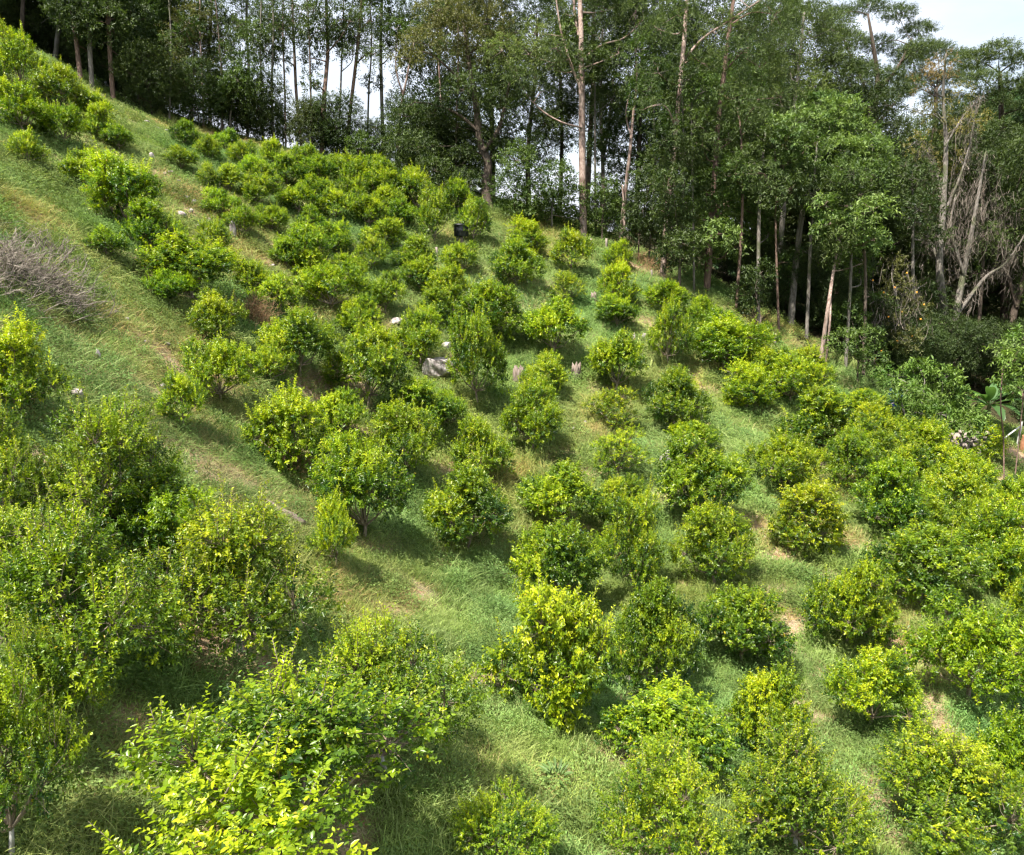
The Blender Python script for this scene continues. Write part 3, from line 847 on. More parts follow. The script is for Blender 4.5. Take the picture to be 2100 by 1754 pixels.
def moss_geo(g, starts, lens, rng, col=(0.235, 0.20, 0.165)):
    """grey-brown strands hanging in ragged tangled skeins"""
    for p, L in zip(starts, lens):
        for _ in range(rng.integers(2, 6)):
            b = p + rng.normal(0, .13, 3); l_ = L * (.12 + .9 * rng.random() ** 2); n_ = 6
            ts = np.linspace(0, 1, n_); sw = rng.normal(0, .22, 3) * [1, 1, 0]
            mid = b + np.outer(ts, [0, 0, -l_]) + np.outer(ts ** 2, sw) + rng.normal(0, .035, (n_, 3)) * ts[:, None]
            az = rng.random() * 3.14; sd = np.array([math.cos(az), math.sin(az), 0])
            w_ = 0.011 * (0.6 + .8 * rng.random()) * np.array([.5, 1, 1, .8, .6, .15])
            v = np.empty((n_ * 2, 3)); v[0::2] = mid + sd * w_[:, None]; v[1::2] = mid - sd * w_[:, None]
            g.add(v, [[2 * q, 2 * q + 1, 2 * q + 3, 2 * q + 2] for q in range(n_ - 1)], None, np.array(col) * (.6 + .8 * rng.random()))

def photo_tree(name, label, cat, d, stems, bark, clumps, group=None, seed=0, dens=1.0, flat=0.8, moss=None, limb_r=0.05, deep=1.0, limbs=True, foot_v=None):
    """a tree measured off the photograph: stems as pixel polylines (u, v, radius m) at depth d,
    clumps (u, v, r px, style[, depth offset]) spread through a crown as deep as it is wide"""
    rng = np.random.default_rng(seed + 1000)
    f, dg = ground_px(stems[0][0][0], stems[0][0][1])
    if abs(dg - d) < 5: d = dg
    else: f = on_depth(stems[0][0][0], d)
    f[2] = gz(f[0], f[1])
    w, g = Geo(), Geo()
    paths = []
    for si, st in enumerate(stems):
        pts, rad = [], []
        for j, (u, v, r) in enumerate(st):
            off = 0 if j == 0 else rng.normal(0, .25)
            pts.append(world_at(u, v, d + off) - f); rad.append(r)
        if si == 0 or st[0][2] >= 0.12:
            pts[0] = np.array([pts[0][0], 0, -0.4 if si == 0 else pts[0][2] * .0 - .3]) if si == 0 else pts[0]
        sp = smooth_path(pts, 5); rr = np.interp(np.linspace(0, 1, len(sp)), np.linspace(0, 1, len(rad)), rad)
        w.tube(sp, rr, 8 if max(rad) > .1 else 5)
        paths.append((sp, rr))
    allp = np.vstack([p for p, r in paths]); alr = np.concatenate([r for p, r in paths])
    for cl in clumps:
        u, v, rp, sty = cl[:4]
        r = rp * d / FPX
        off = cl[4] if len(cl) > 4 else rng.normal(0, .9 * deep) + rng.choice([-.6, .9]) * deep
        c = world_at(u, v, d + off) - f
        clump(g, c, r, sty, rng, dens, flat, w)
        if limbs:
            cost = np.linalg.norm(allp - c, axis=1) + 1.2 * np.maximum(0, allp[:, 2] - c[2] + .3) + 30 * (allp[:, 2] < .25 * allp[:, 2].max())
            j = int(np.argmin(cost)); s = allp[j]
            r0 = min(alr[j] * .6, limb_r)
            mid_ = s * .55 + c * .45 + np.array([0, 0, .12 * np.linalg.norm(c - s)]) * rng.normal(.2, .6) + rng.normal(0, .12, 3)
            w.tube(smooth_path([s, mid_, c], 4), np.linspace(r0, r0 * .3, 9), 5)
    t = thing(name, label, cat, f, 0, (1, 1, 1), group)
    link('trunk', w.mesh('tree_trunk', bark, smooth=True, col=False), t)
    link('crown', g.mesh('tree_crown', M_TREE), t)
    if moss:
        mg = Geo()
        for (u, v, ru, rv, cnt, ln) in moss:
            st_ = [world_at(u + rng.normal(0, ru * .75), v + rng.normal(0, rv * 1.0), d + rng.normal(0, .6)) - f for _ in range(cnt)]
            moss_geo(mg, st_, [ln * (.5 + .8 * rng.random()) for _ in range(cnt)], rng)
        for sp, rr in paths[1:]:                          # along the limbs
            for q in sp[2:]:
                moss_geo(mg, [q + rng.normal(0, .12, 3) for _ in range(7)], [1.0 * rng.random() + .25 for _ in range(7)], rng)
        link('hanging_moss', mg.mesh('moss', M_MOSS), t)
    return t

EG = 'tall slender eucalyptus trees along the orchard edge'
photo_tree('eucalyptus_tree', 'tall straight eucalyptus with thick pink-grey trunk at the orchard edge', 'tree', 38.5,
 [[(1197, 490, .20), (1194, 300, .175), (1193, 180, .16), (1192, 80, .135), (1188, -60, .11), (1192, -200, .07)],
  [(1194, 262, .055), (1155, 252, .05), (1118, 232, .04), (1088, 205, .03)],
  [(1193, 185, .085), (1172, 135, .075), (1150, 60, .06), (1138, -20, .04)],
  [(1196, 120, .06), (1235, 92, .05), (1280, 78, .04), (1320, 40, .03)],
  [(1192, 90, .10), (1180, 40, .08), (1175, -30, .06)]], M_PINK,
 [(1085,112,40,'eucy'),(1030,105,38,'eucy'),(1122,140,34,'euc'),(1062,160,34,'euc'),(1160,30,50,'euc'),(1250,20,52,'euc'),(1300,48,42,'euc'),
  (1212,70,28,'euc'),(1110,190,30,'euc'),(1140,100,30,'euc'),(1230,-70,70,'euc'),(1150,-90,75,'euc'),(1290,-40,60,'euc'),(1095,70,30,'eucy'),(1270,110,24,'euc')], EG, 1, 1.15)
photo_tree('eucalyptus_tree', 'thin pale leaning forked tree right of the thick pink trunk', 'tree', 37.3,
 [[(1272, 497, .12), (1282, 400, .105), (1291, 320, .09), (1298, 240, .075), (1306, 165, .06), (1302, 60, .045), (1310, -60, .03)],
  [(1295, 280, .05), (1286, 250, .04), (1284, 225, .03), (1292, 190, .02)],
  [(1281, 492, .07), (1280, 430, .06), (1276, 380, .045)]], M_PINK,
 [(1322,120,30,'euc'),(1300,30,42,'euc'),(1345,62,36,'euc'),(1275,-30,46,'euc'),(1330,-60,50,'euc')], EG, 2, .9)
photo_tree('eucalyptus_tree', 'pink-barked eucalyptus second right of the leaning pale tree', 'tree', 39.5,
 [[(1358, 575, .14), (1370, 420, .13), (1382, 320, .125), (1394, 180, .11), (1404, 70, .10), (1412, -70, .07)],
  [(1398, 130, .08), (1440, 80, .06), (1500, 40, .05), (1560, 0, .03)]], M_PINK,
 [(1440,130,42,'euc'),(1390,30,46,'euc'),(1475,60,50,'euc'),(1350,60,40,'euc'),(1425,205,38,'euc'),(1350,150,34,'euc'),(1480,-40,60,'euc'),(1330,220,30,'euc'),(1390,260,28,'euc'),(1372,440,34,'dark',-1.5),(1385,500,30,'dark',-1.3),(1360,380,30,'dark',-1.4),(1400,330,30,'euc',-1.2)], EG, 3)
photo_tree('eucalyptus_tree', 'red-barked eucalyptus half hidden among drooping grey-green crowns', 'tree', 40.5,
 [[(1448, 600, .14), (1456, 470, .135), (1468, 330, .13), (1472, 260, .12), (1485, 150, .11), (1500, 30, .09), (1515, -60, .06)],
  [(1468, 300, .06), (1440, 262, .05), (1400, 240, .03)]], M_RED,
 [(1500,205,46,'euc'),(1560,140,56,'euc'),(1450,235,38,'euc'),(1540,60,56,'euc'),(1602,200,42,'euc'),(1520,110,40,'euc'),(1590,30,58,'euc'),(1440,300,34,'euc'),(1500,290,36,'euc'),(1450,400,32,'dark',-1.2),(1520,350,32,'euc',-1.2)], EG, 4)
photo_tree('eucalyptus_tree', 'rounded yellow-green eucalyptus crown below the flat-topped dark tree', 'tree', 41.5,
 [[(1590, 650, .17), (1605, 450, .15), (1620, 300, .13), (1635, 170, .10), (1650, 20, .06)]], M_GREY,
 [(1622,150,48,'eucy'),(1672,178,38,'eucy'),(1580,212,42,'euc'),(1645,240,44,'euc'),(1690,235,32,'eucy'),(1705,60,44,'euc'),(1650,30,56,'euc'),(1610,90,40,'euc')], EG, 5, 1.1)
photo_tree('forest_tree', 'spreading light-green tree on a grey trunk at the right forest edge', 'tree', 36.5,
 [[(1622, 668, .18), (1630, 560, .16), (1645, 440, .13), (1660, 385, .08), (1680, 330, .05)],
  [(1650, 420, .05), (1690, 375, .04), (1760, 345, .03)], [(1645, 430, .05), (1610, 375, .04), (1570, 340, .03)]], M_GREY,
 [(1560,296,40,'light'),(1600,266,42,'light'),(1650,250,46,'light'),(1702,258,50,'light'),(1752,270,46,'light'),(1792,300,38,'light'),(1722,308,42,'light'),(1640,305,38,'light'),
  (1560,336,32,'light'),(1802,342,32,'light'),(1540,268,28,'light'),(1680,212,42,'light'),(1732,222,38,'light'),(1600,330,30,'light'),(1650,350,34,'light',-1.0),(1700,360,32,'light',-.8),(1620,375,26,'mid',-.8),(1750,335,34,'light',-1.0),(1530,330,26,'light')], None, 6, 1.15, .5)
photo_tree('forest_tree', 'light-green bushy tree on a reddish stem left of the grey trunk', 'tree', 35.8,
 [[(1450, 600, .15), (1454, 540, .14), (1460, 470, .10), (1470, 420, .06)]], M_RED,
 [(1480,420,42,'light'),(1440,448,36,'light'),(1520,448,40,'light'),(1472,480,40,'light'),(1420,492,32,'light'),(1502,508,32,'light'),(1550,440,28,'light'),(1445,530,26,'light')], None, 7, 1.1, .55)
photo_tree('forest_tree', 'light-green bushy tree right of the grey trunk with thin orange stems', 'tree', 35.2,
 [[(1682, 750, .10), (1690, 690, .09), (1700, 620, .08), (1712, 540, .07), (1730, 460, .05)], [(1694, 745, .05), (1702, 660, .045), (1704, 600, .04)]], M_PINK,
 [(1740,420,44,'light'),(1790,430,36,'light'),(1702,460,36,'light'),(1750,480,46,'light'),(1792,492,32,'light'),(1720,522,34,'mid'),(1770,540,28,'mid'),(1692,420,26,'light')], None, 8, 1.05, .6)
photo_tree('forest_tree', 'big dark open tree with olive upper crown on a curved black trunk', 'tree', 41.0,
 [[(1006, 430, .26), (996, 385, .24), (1000, 335, .22), (984, 290, .20), (976, 210, .17), (962, 130, .12), (950, 40, .07)],
  [(990, 310, .14), (1020, 270, .12), (1035, 220, .08), (1045, 170, .05)], [(982, 270, .10), (940, 235, .08), (890, 215, .05), (850, 210, .03)],
  [(975, 200, .09), (930, 150, .07), (880, 110, .05), (840, 110, .03)]], M_DARKB,
 [(900,200,52,'dark'),(960,182,52,'dark'),(1022,222,46,'dark'),(880,262,46,'dark'),(940,262,44,'dark'),(1052,272,40,'dark'),(1002,296,34,'dark'),(860,302,42,'dark'),
  (1092,302,36,'dark'),(1042,180,42,'dark'),(830,240,36,'dark'),(870,90,50,'olive'),(930,60,60,'olive'),(1000,48,52,'olive'),(832,120,32,'olive'),(962,112,46,'olive'),
  (900,20,54,'olive'),(1030,100,36,'olive'),(985,-20,60,'olive')], None, 9, .85, .6)
photo_tree('forest_shrub', 'round bright green shrub at the wood edge left of the pink trunk', 'shrub', 39.5,
 [[(1132, 470, .07), (1132, 430, .05), (1135, 380, .03)]], M_GREY,
 [(1100,400,38,'mid'),(1140,368,42,'mid'),(1172,410,38,'mid'),(1112,440,34,'mid'),(1160,450,32,'mid'),(1132,420,38,'mid'),(1190,450,24,'mid')], None, 10, 1.3)
UG = 'dark shrubs filling the shade at the wood edge'
for i, (u, v0, d, cl, lb) in enumerate([
 (1055, 455, 41.2, [(1060,330,40),(1045,385,38),(1072,425,30),(1030,430,26)], 'dark large-leaved shrub between the black tree and round green shrub'),
 (940, 420, 43.5, [(950,335,42),(915,380,34),(960,380,30)], 'dark shrub under the left side of the black tree'),
 (862, 390, 44.5, [(862,320,44),(840,350,34),(890,350,34),(820,300,34)], 'grey-green shrub left of the black tree above the upper row'),
 (1235, 500, 40.5, [(1235,420,34),(1215,455,30),(1250,455,28),(1240,385,26)], 'green shrub right of the pink trunk foot'),
 (1310, 540, 39.5, [(1320,430,40),(1305,480,34),(1340,480,34),(1330,380,36),(1350,330,34)], 'leafy shrub right of the leaning pale trunk'),
 (1395, 600, 39.0, [(1390,440,40),(1400,500,34),(1380,380,36),(1370,530,30)], 'glossy dark shrub among the pink trunks'),
 (735, 335, 47.0, [(700,285,30),(740,300,30),(660,270,28)], 'low dark shrub on the crest between the reddish trunks'),
 (580, 300, 45.0, [(560,250,34),(600,270,30),(640,240,30),(540,215,26)], 'dark shrub on the crest below the orange-barked trunk'),
 (1560, 700, 37.0, [(1540,600,36),(1560,560,30),(1520,640,28)], 'shaded shrub behind the thin trunks of the right forest edge'),
 (1760, 790, 35.0, [(1745,650,36),(1770,700,34),(1730,700,26),(1790,740,28)], 'dark shrub below the light-green tree with orange stems')]):
    photo_tree('forest_shrub', lb, 'shrub', d, [[(u, v0, .05), (u, v0 - 50, .035)]], M_DARKB, [(a, b, c, 'dark' if i % 3 else 'mid') for a, b, c in cl], UG, 20 + i, 1.25)
photo_tree('forest_tree', 'olive-leaved bushy tree standing alone before the dark wood corner', 'tree', 40.0,
 [[(392, 250, .10), (392, 200, .09), (396, 120, .06), (400, 60, .04)], [(376, 248, .05), (372, 200, .045), (360, 160, .03)]], M_GREY,
 [(370,70,40,'olive'),(400,108,46,'olive'),(350,140,36,'olive'),(430,150,42,'olive'),(400,180,42,'olive'),(360,190,36,'olive'),(440,90,36,'olive'),(382,218,28,'olive'),(338,170,22,'olive'),(450,198,32,'mid'),(395,40,36,'olive')], None, 40, 1.0)
photo_tree('forest_tree', 'green sapling tree right of the olive-leaved bushy tree', 'tree', 41.0,
 [[(476, 282, .07), (472, 240, .06), (485, 180, .04)], [(452, 280, .04), (455, 240, .03)]], M_GREY,
 [(490,168,40,'mid'),(470,220,36,'mid'),(522,200,32,'dark'),(502,130,30,'mid'),(450,240,26,'dark'),(520,245,24,'dark')], None, 41, 1.0)
for i, (lb, d, st, bark, cl) in enumerate([
 ('orange-barked slender trunk rising from the crest above the upper bush row', 43, [[(620,312,.10),(608,200,.095),(604,120,.085),(600,30,.07),(598,-90,.05)]], M_PINK, [(585,60,38,'euc'),(620,20,36,'euc'),(575,120,26,'mid'),(600,-60,50,'euc')]),
 ('dark reddish forked tree on the crest, thickest of the slender group', 43.5, [[(658,322,.14),(664,210,.125),(672,110,.10),(670,40,.09),(668,-80,.06)],[(670,110,.05),(700,75,.04),(720,40,.03)]], M_RED, [(655,60,36,'dark'),(700,40,36,'dark'),(640,120,28,'dark'),(725,70,26,'euc'),(660,-50,50,'dark'),(640,170,22,'dark')]),
 ('slanting reddish tree on the crest right of the forked one', 44, [[(706,330,.11),(718,230,.10),(732,110,.09),(741,10,.08),(746,-80,.05)]], M_RED, [(760,40,34,'euc'),(720,60,28,'dark'),(745,-30,50,'dark'),(770,110,22,'euc')]),
 ('straight grey tree on the crest left of the thin pale one', 44.5, [[(788,338,.11),(783,210,.10),(781,80,.09),(786,-60,.06)]], M_GREY, [(775,80,28,'euc'),(800,50,30,'dark'),(790,-20,46,'dark'),(810,100,22,'dark'),(765,170,20,'dark')]),
 ('thin pale tree with twin stems on the crest beside the dark open tree', 43.5, [[(816,345,.09),(820,240,.08),(834,160,.06),(850,80,.04)],[(828,200,.05),(812,140,.04),(815,70,.03)]], M_PINK, [(850,70,24,'mid'),(812,60,24,'mid')]),
 ('thin bare tree on the crest left of the orange-barked trunk', 45, [[(560,300,.08),(557,180,.07),(561,60,.06),(556,-60,.04)]], M_GREY, [(540,40,30,'dark'),(565,-10,36,'euc'),(535,110,24,'dark')]),
 ('slim grey tree rising behind the green sapling tree', 46, [[(505,275,.10),(510,150,.09),(505,40,.08),(512,-60,.05)],[(508,90,.05),(530,50,.035),(545,20,.02)]], M_GREY, [(480,60,34,'dark'),(520,20,32,'euc'),(470,110,24,'dark'),(490,-30,46,'dark')]),
 ('slim dark tree rising behind the olive-leaved bushy tree', 47, [[(430,260,.11),(428,120,.10),(434,0,.08),(430,-80,.05)]], M_GREY, [(440,40,32,'dark'),(415,0,36,'dark'),(455,-20,40,'euc'),(470,50,24,'dark')]),
 ('slim tree seen through the gap right of the dark open tree', 47, [[(1148,440,.12),(1152,300,.11),(1150,180,.09),(1140,40,.06)]], M_DARKB, [(1160,230,26,'dark'),(1130,260,24,'dark'),(1150,130,28,'dark'),(1165,290,20,'mid')]),
 ('thin grey tree close behind the thick pink trunk', 45, [[(1240,470,.12),(1236,330,.11),(1232,200,.10),(1236,60,.06)],[(1236,330,.09),(1250,250,.08),(1258,160,.06)]], M_GREY, [(1250,200,30,'dark'),(1225,160,30,'dark'),(1265,250,28,'mid'),(1240,290,26,'mid'),(1265,320,26,'mid')])]):
    photo_tree('slender_tree', lb, 'tree', d, st, bark, cl, EG, 50 + i, 1.0)
for i, (lb, u, v, d, bark, tu, r) in enumerate([
 ('thin grey trunk just right of the second pink trunk', 1392, 590, 37, M_GREY, 1400, .07), ('thin pale trunk left of the bushy light-green tree', 1425, 600, 37, M_GREY, 1418, .06),
 ('slim brown trunk right of the bushy light-green tree', 1510, 640, 36, M_RED, 1520, .08), ('straight grey trunk close left of the spreading light-green tree', 1557, 668, 35, M_GREY, 1566, .10),
 ('slim pale trunk right behind the spreading light-green tree', 1655, 700, 36, M_GREY, 1672, .09), ('slim brown trunk left of the thin orange stems', 1600, 690, 35, M_RED, 1590, .06),
 ('slim grey trunk between orange stems and mossy orange tree', 1735, 760, 35, M_GREY, 1745, .08), ('dark slim trunk left of the mossy orange tree', 1772, 780, 35, M_DARKB, 1766, .08),
 ('grey slim trunk close left of the grey mossy stems', 1880, 770, 37, M_GREY, 1872, .09), ('dark slim trunk right of the grey mossy stems', 2000, 770, 38, M_DARKB, 2016, .10),
 ('slim pale trunk between leaning pale tree and second pink trunk', 1330, 540, 39, M_GREY, 1336, .06), ('slim grey trunk right of the thick pink trunk', 1222, 480, 41, M_GREY, 1220, .07)]):
    rg = np.random.default_rng(170 + i); top = v - 420
    cl = [(tu + rg.normal(0, 26), top + 170 * rg.random() - 20, 30 + 12 * rg.random(), rg.choice(['mid', 'euc', 'dark', 'dark'])) for _ in range(7)] + [(tu + rg.normal(0, 18), v - 130 - 80 * rg.random(), 20, 'mid', 1.0)]
    photo_tree('slender_tree', lb, 'tree', d, [[(u, v, r), ((u + tu) / 2 + rg.normal(0, 5), (v + top) / 2, r * .85), (tu, top + 60, r * .6), (tu + rg.normal(0, 8), top, r * .3)]], bark, cl, EG, 170 + i, 1.0)
for i, (lb, u, v, tu) in enumerate([
 ('hair-thin pale trunk left of the olive-leaved tree', 345, 250, 350), ('hair-thin grey trunk just right of the olive-leaved tree', 416, 262, 410), ('hair-thin trunk left of the green sapling tree', 455, 275, 448),
 ('hair-thin trunk right of the green sapling tree', 540, 295, 534), ('hair-thin trunk between thin bare tree and orange-barked trunk', 585, 305, 580), ('hair-thin trunk left of the forked reddish tree', 640, 318, 634),
 ('hair-thin grey trunk right of the slanting reddish tree', 752, 332, 762), ('hair-thin pale trunk left of the dark open tree', 905, 385, 898), ('hair-thin pale twin trunk before the dark open tree', 935, 400, 940), ('hair-thin trunk left of the slanting reddish tree', 690, 325, 702)]):
    rg = np.random.default_rng(270 + i)
    cl = [(tu + rg.normal(0, 16), -70 + 190 * rg.random(), 20 + 9 * rg.random(), rg.choice(['dark', 'euc', 'mid'])) for _ in range(6)]
    photo_tree('slender_tree', lb, 'tree', 44, [[(u, v, .06), ((u + tu) / 2 + rg.normal(0, 4), v * .6, .055), (tu, v * .25, .045), (tu + rg.normal(0, 6), -60, .03)]], [M_GREY, M_PINK, M_DARKB][i % 3], cl, EG, 270 + i, .9)
# the dark wood in the upper left corner
for i, (u, v, d, bark, top, lb) in enumerate([
 (108, 95, 41, M_GREY, (145, -40), 'pale leaning trunk at the dark wood\'s edge above the upper left thicket'),
 (166, 160, 42, M_RED, (140, -20), 'reddish bent trunk second in the dark wood\'s edge'),
 (188, 172, 42, M_GREY, (186, -60), 'whitish straight trunk third in the dark wood\'s edge'),
 (232, 200, 42, M_RED, (224, -60), 'thin brown trunk fourth in the dark wood\'s edge'),
 (282, 235, 43, M_GREY, (276, -60), 'grey trunk last in the dark wood\'s edge before the olive tree'),
 (40, 70, 42, M_DARKB, (52, -60), 'black trunk at the left end of the dark wood\'s edge')]):
    rg = np.random.default_rng(70 + i)
    cl = [(u + rg.normal(0, 34), v - 150 - 100 * rg.random(), 55, 'dark') for _ in range(6)] + [(u + rg.normal(0, 26), v - 40 - 60 * rg.random(), 26, 'dark', 2.0) for _ in range(3)]
    photo_tree('slender_tree', lb, 'tree', d, [[(u, v + 12, .12), ((u + top[0]) / 2 + rg.normal(0, 6), (v + top[1]) / 2, .105), (top[0], top[1], .09), (top[0] + 4, top[1] - 90, .05)]], bark, cl, EG, 70 + i, 1.2)

# mossy trees and flat-topped giants at the right
photo_tree('mossy_tree', 'grey many-stemmed tree hung with moss, thin gold leaves on top', 'tree', 37.0,
 [[(1930, 765, .22), (1936, 650, .20), (1926, 540, .17), (1934, 430, .14), (1940, 300, .10), (1934, 200, .075), (1940, 110, .04)],
  [(1950, 760, .17), (1958, 660, .17), (1976, 560, .14), (1992, 480, .11), (2008, 390, .07), (2022, 310, .04)],
  [(1966, 640, .10), (2020, 570, .08), (2062, 540, .06), (2110, 470, .04)], [(1927, 540, .09), (1900, 480, .07), (1868, 432, .05)],
  [(1934, 440, .08), (1962, 380, .06), (1985, 310, .045), (1998, 250, .03)], [(1938, 300, .05), (1975, 240, .04), (2010, 200, .02)],
  [(1934, 420, .06), (1915, 340, .04), (1890, 300, .03)], [(1976, 560, .08), (1950, 470, .06), (1960, 400, .04)]], M_GREY,
 [(1935,135,36,'rust'),(1902,165,32,'rust'),(1972,190,30,'gold'),(1920,230,30,'gold'),(1962,330,34,'gold'),(1902,330,30,'gold'),(1880,290,26,'gold'),(2000,250,30,'gold'),(1955,270,28,'gold'),(1890,235,24,'olive')],
 None, 80, .42, .8, [(1925,470,34,40,60,1.2),(1985,440,40,46,80,1.2),(2030,420,36,40,60,1.1),(2060,460,30,40,50,1.1),(1915,400,26,36,30,.8),(1950,540,24,40,40,.8)])
photo_tree('mossy_tree', 'small moss-draped orange tree with a few ripe fruits beside the grey stems', 'tree', 35.0,
 [[(1850, 780, .10), (1852, 720, .09), (1845, 650, .07), (1835, 600, .05)], [(1790, 760, .05), (1786, 700, .045), (1800, 640, .03)]], M_GREY,
 [(1840,590,36,'olive'),(1872,640,36,'olive'),(1820,660,36,'olive'),(1790,620,30,'mid'),(1862,700,32,'olive'),(1800,700,26,'mid'),(1830,545,28,'olive')],
 None, 81, .75, .8, [(1840,610,44,46,110,.9),(1870,660,26,40,55,1.0),(1800,640,24,40,40,1.0)])
photo_tree('mossy_tree', 'dark mossy leaning tree cut by the right edge', 'tree', 40.0,
 [[(2055, 740, .20), (2080, 640, .18), (2110, 540, .14), (2130, 430, .10)], [(2085, 630, .10), (2060, 520, .08), (2070, 430, .05)]], M_DARKB,
 [(2090,430,36,'dark'),(2060,400,32,'dark'),(2120,400,40,'dark'),(2100,500,30,'mid'),(2130,300,46,'dark')], None, 82, .8, .7, [(2070,460,30,40,80,1.5),(2100,520,30,40,60,1.3)])
U = lambda L, r: [(a, b, r, 'umb') for a, b in L]
photo_tree('flat_topped_tree', 'flat-topped dark tree with twisted limbs against the open sky', 'tree', 47.0,
 [[(1745, 420, .24), (1760, 330, .22), (1790, 240, .19), (1800, 170, .16), (1790, 90, .11), (1780, 30, .06)],
  [(1798, 190, .12), (1840, 140, .09), (1870, 80, .05)], [(1795, 220, .10), (1760, 150, .08), (1730, 80, .05)], [(1775, 280, .10), (1820, 230, .08), (1850, 190, .04)]], M_DARKB,
 U([(1720,30),(1780,12),(1840,28),(1882,62),(1742,84),(1800,92),(1862,112),(1762,140),(1822,158),(1720,130),(1700,70),(1890,100)], 38) + U([(1790,200),(1850,190),(1740,190)], 26), None, 83, 1.7, .38)
photo_tree('flat_topped_tree', 'low domed dark tree on the skyline below the flat-topped one', 'tree', 58.0,
 [[(1915, 420, .2), (1918, 300, .18), (1920, 180, .12)]], M_DARKB, U([(1872,132),(1920,104),(1968,118),(1890,165),(1944,160),(1990,150),(1860,175),(1920,200),(1970,210)], 34), None, 84, 1.7, .45)
photo_tree('flat_topped_tree', 'broad layered dark tree at the top right picture edge', 'tree', 45.0,
 [[(2060, 600, .22), (2062, 400, .2), (2055, 260, .16), (2050, 150, .1)]], M_DARKB,
 U([(2000,122),(2050,104),(2100,126),(2020,165),(2082,180),(2050,222),(2096,262),(2030,205),(2140,150),(2080,310),(2040,285),(2120,220),(2100,350),(2010,250)], 40), None, 85, 1.6, .4)
photo_tree('forest_shrub', 'broad layered light-green shrub over the blue barrel', 'shrub', 31.5,
 [[(1890, 915, .08), (1890, 850, .06), (1895, 790, .04)], [(1870, 905, .05), (1850, 830, .035)], [(1915, 905, .05), (1935, 830, .035)]], M_GREY,
 [(a, b, 32, 'broad') for a, b in ((1836,772),(1888,760),(1934,772),(1862,802),(1912,810),(1952,806),(1828,828),(1880,846),(1930,850),(1972,842),(1845,862),(1905,886),(1985,870))], None, 86, 1.2, .42, deep=.6)
photo_tree('forest_shrub', 'light-green shrub with thin stems cut by the right edge above the white post', 'shrub', 31.0,
 [[(2062, 990, .03), (2058, 900, .028), (2052, 830, .025), (2056, 760, .02)], [(2080, 990, .025), (2090, 900, .022), (2100, 800, .02)]], M_RED,
 [(2080,742,28,'broad'),(2058,790,24,'broad'),(2092,800,28,'broad'),(2102,700,36,'broad'),(2060,720,22,'light')], None, 87, 1.1, .6)

# the wood behind: a few kinds of dense tree, copied
def wood_kind(seed, style, hgt, spread, bark, nc=16, r=1.5, low=.28, dens=1.0, flat=.8):
    rng = np.random.default_rng(seed); g, w = Geo(), Geo()
    top = np.array([rng.normal(0, .5), rng.normal(0, .5), hgt * .95])
    path = smooth_path([(0, 0, -.5), (rng.normal(0, .15), rng.normal(0, .15), hgt * .3), (rng.normal(0, .3), rng.normal(0, .3), hgt * .65), top], 4)
    w.tube(path, np.linspace(.20, .05, len(path)) * hgt / 14, 7)
    for i in range(nc):
        a = i * 2.4 + rng.normal(0, .3); f = low + (1 - low) * (i + .5) / nc
        rr = spread * (0.35 + .65 * math.sin(min(1, (1.05 - f) / (1.05 - low) * 1.2 + .15) * 2.2)) * (.5 + .5 * rng.random())
        c = np.array([rr * math.cos(a), rr * math.sin(a), hgt * f])
        clump(g, c, r * (.75 + .5 * rng.random()), style, rng, dens, flat, w)
        j = int(np.argmin(np.abs(path[:, 2] - c[2] * .85)))
        w.tube(smooth_path([path[j], (path[j] + c) / 2 + rng.normal(0, .2, 3), c], 3), np.linspace(.05, .015, 7), 4)
    return w.mesh('wood_trunk', bark, smooth=True, col=False), g.mesh('wood_crown', M_TREE)
WK = [wood_kind(900, 'dark', 15, 2.6, M_DARKB, 18, 1.5, .22), wood_kind(901, 'dark', 17, 2.4, M_GREY, 18, 1.45, .35), wood_kind(902, 'mid', 13, 2.6, M_GREY, 17, 1.5, .15),
      wood_kind(903, 'euc', 17, 2.4, M_PINK, 17, 1.5, .4), wood_kind(904, 'olive', 12, 2.5, M_GREY, 16, 1.4, .2), wood_kind(905, 'dark', 5.0, 2.0, M_DARKB, 11, 1.25, .12)]
wood_n = 0
def wood(u, d, kind, s, lb, grp):
    global wood_n
    if kind == 6:
        x_ = (u - CX) / FPX * 42; y_ = float(edge_y(x_)) + .6; f = np.array([x_, y_, gz(x_, y_)]); kind = 5
    elif kind == 5:
        ex = (u - CX) / FPX * d
        f0 = on_depth(u, d); yy = float(edge_y(f0[0])) + (d - 38) * .8 + 4.0; s = s * .62
        f = np.array([f0[0], yy, gz(f0[0], yy)])
    else: f = on_depth(u, d) if d < 66 else np.array([(u - CX) / FPX * d, d, gz((u - CX) / FPX * d, d)])
    t = thing('forest_tree', lb, 'tree', f, random.random() * 6.28, (s * random.uniform(.9, 1.15), s * random.uniform(.9, 1.15), s), grp)
    tm, cm = WK[kind]
    link('trunk', tm, t); c = 1 + RNG.normal(0, .12); link('crown', cm, t, color=(c * (1 + RNG.normal(0, .06)), c, c))
    wood_n += 1
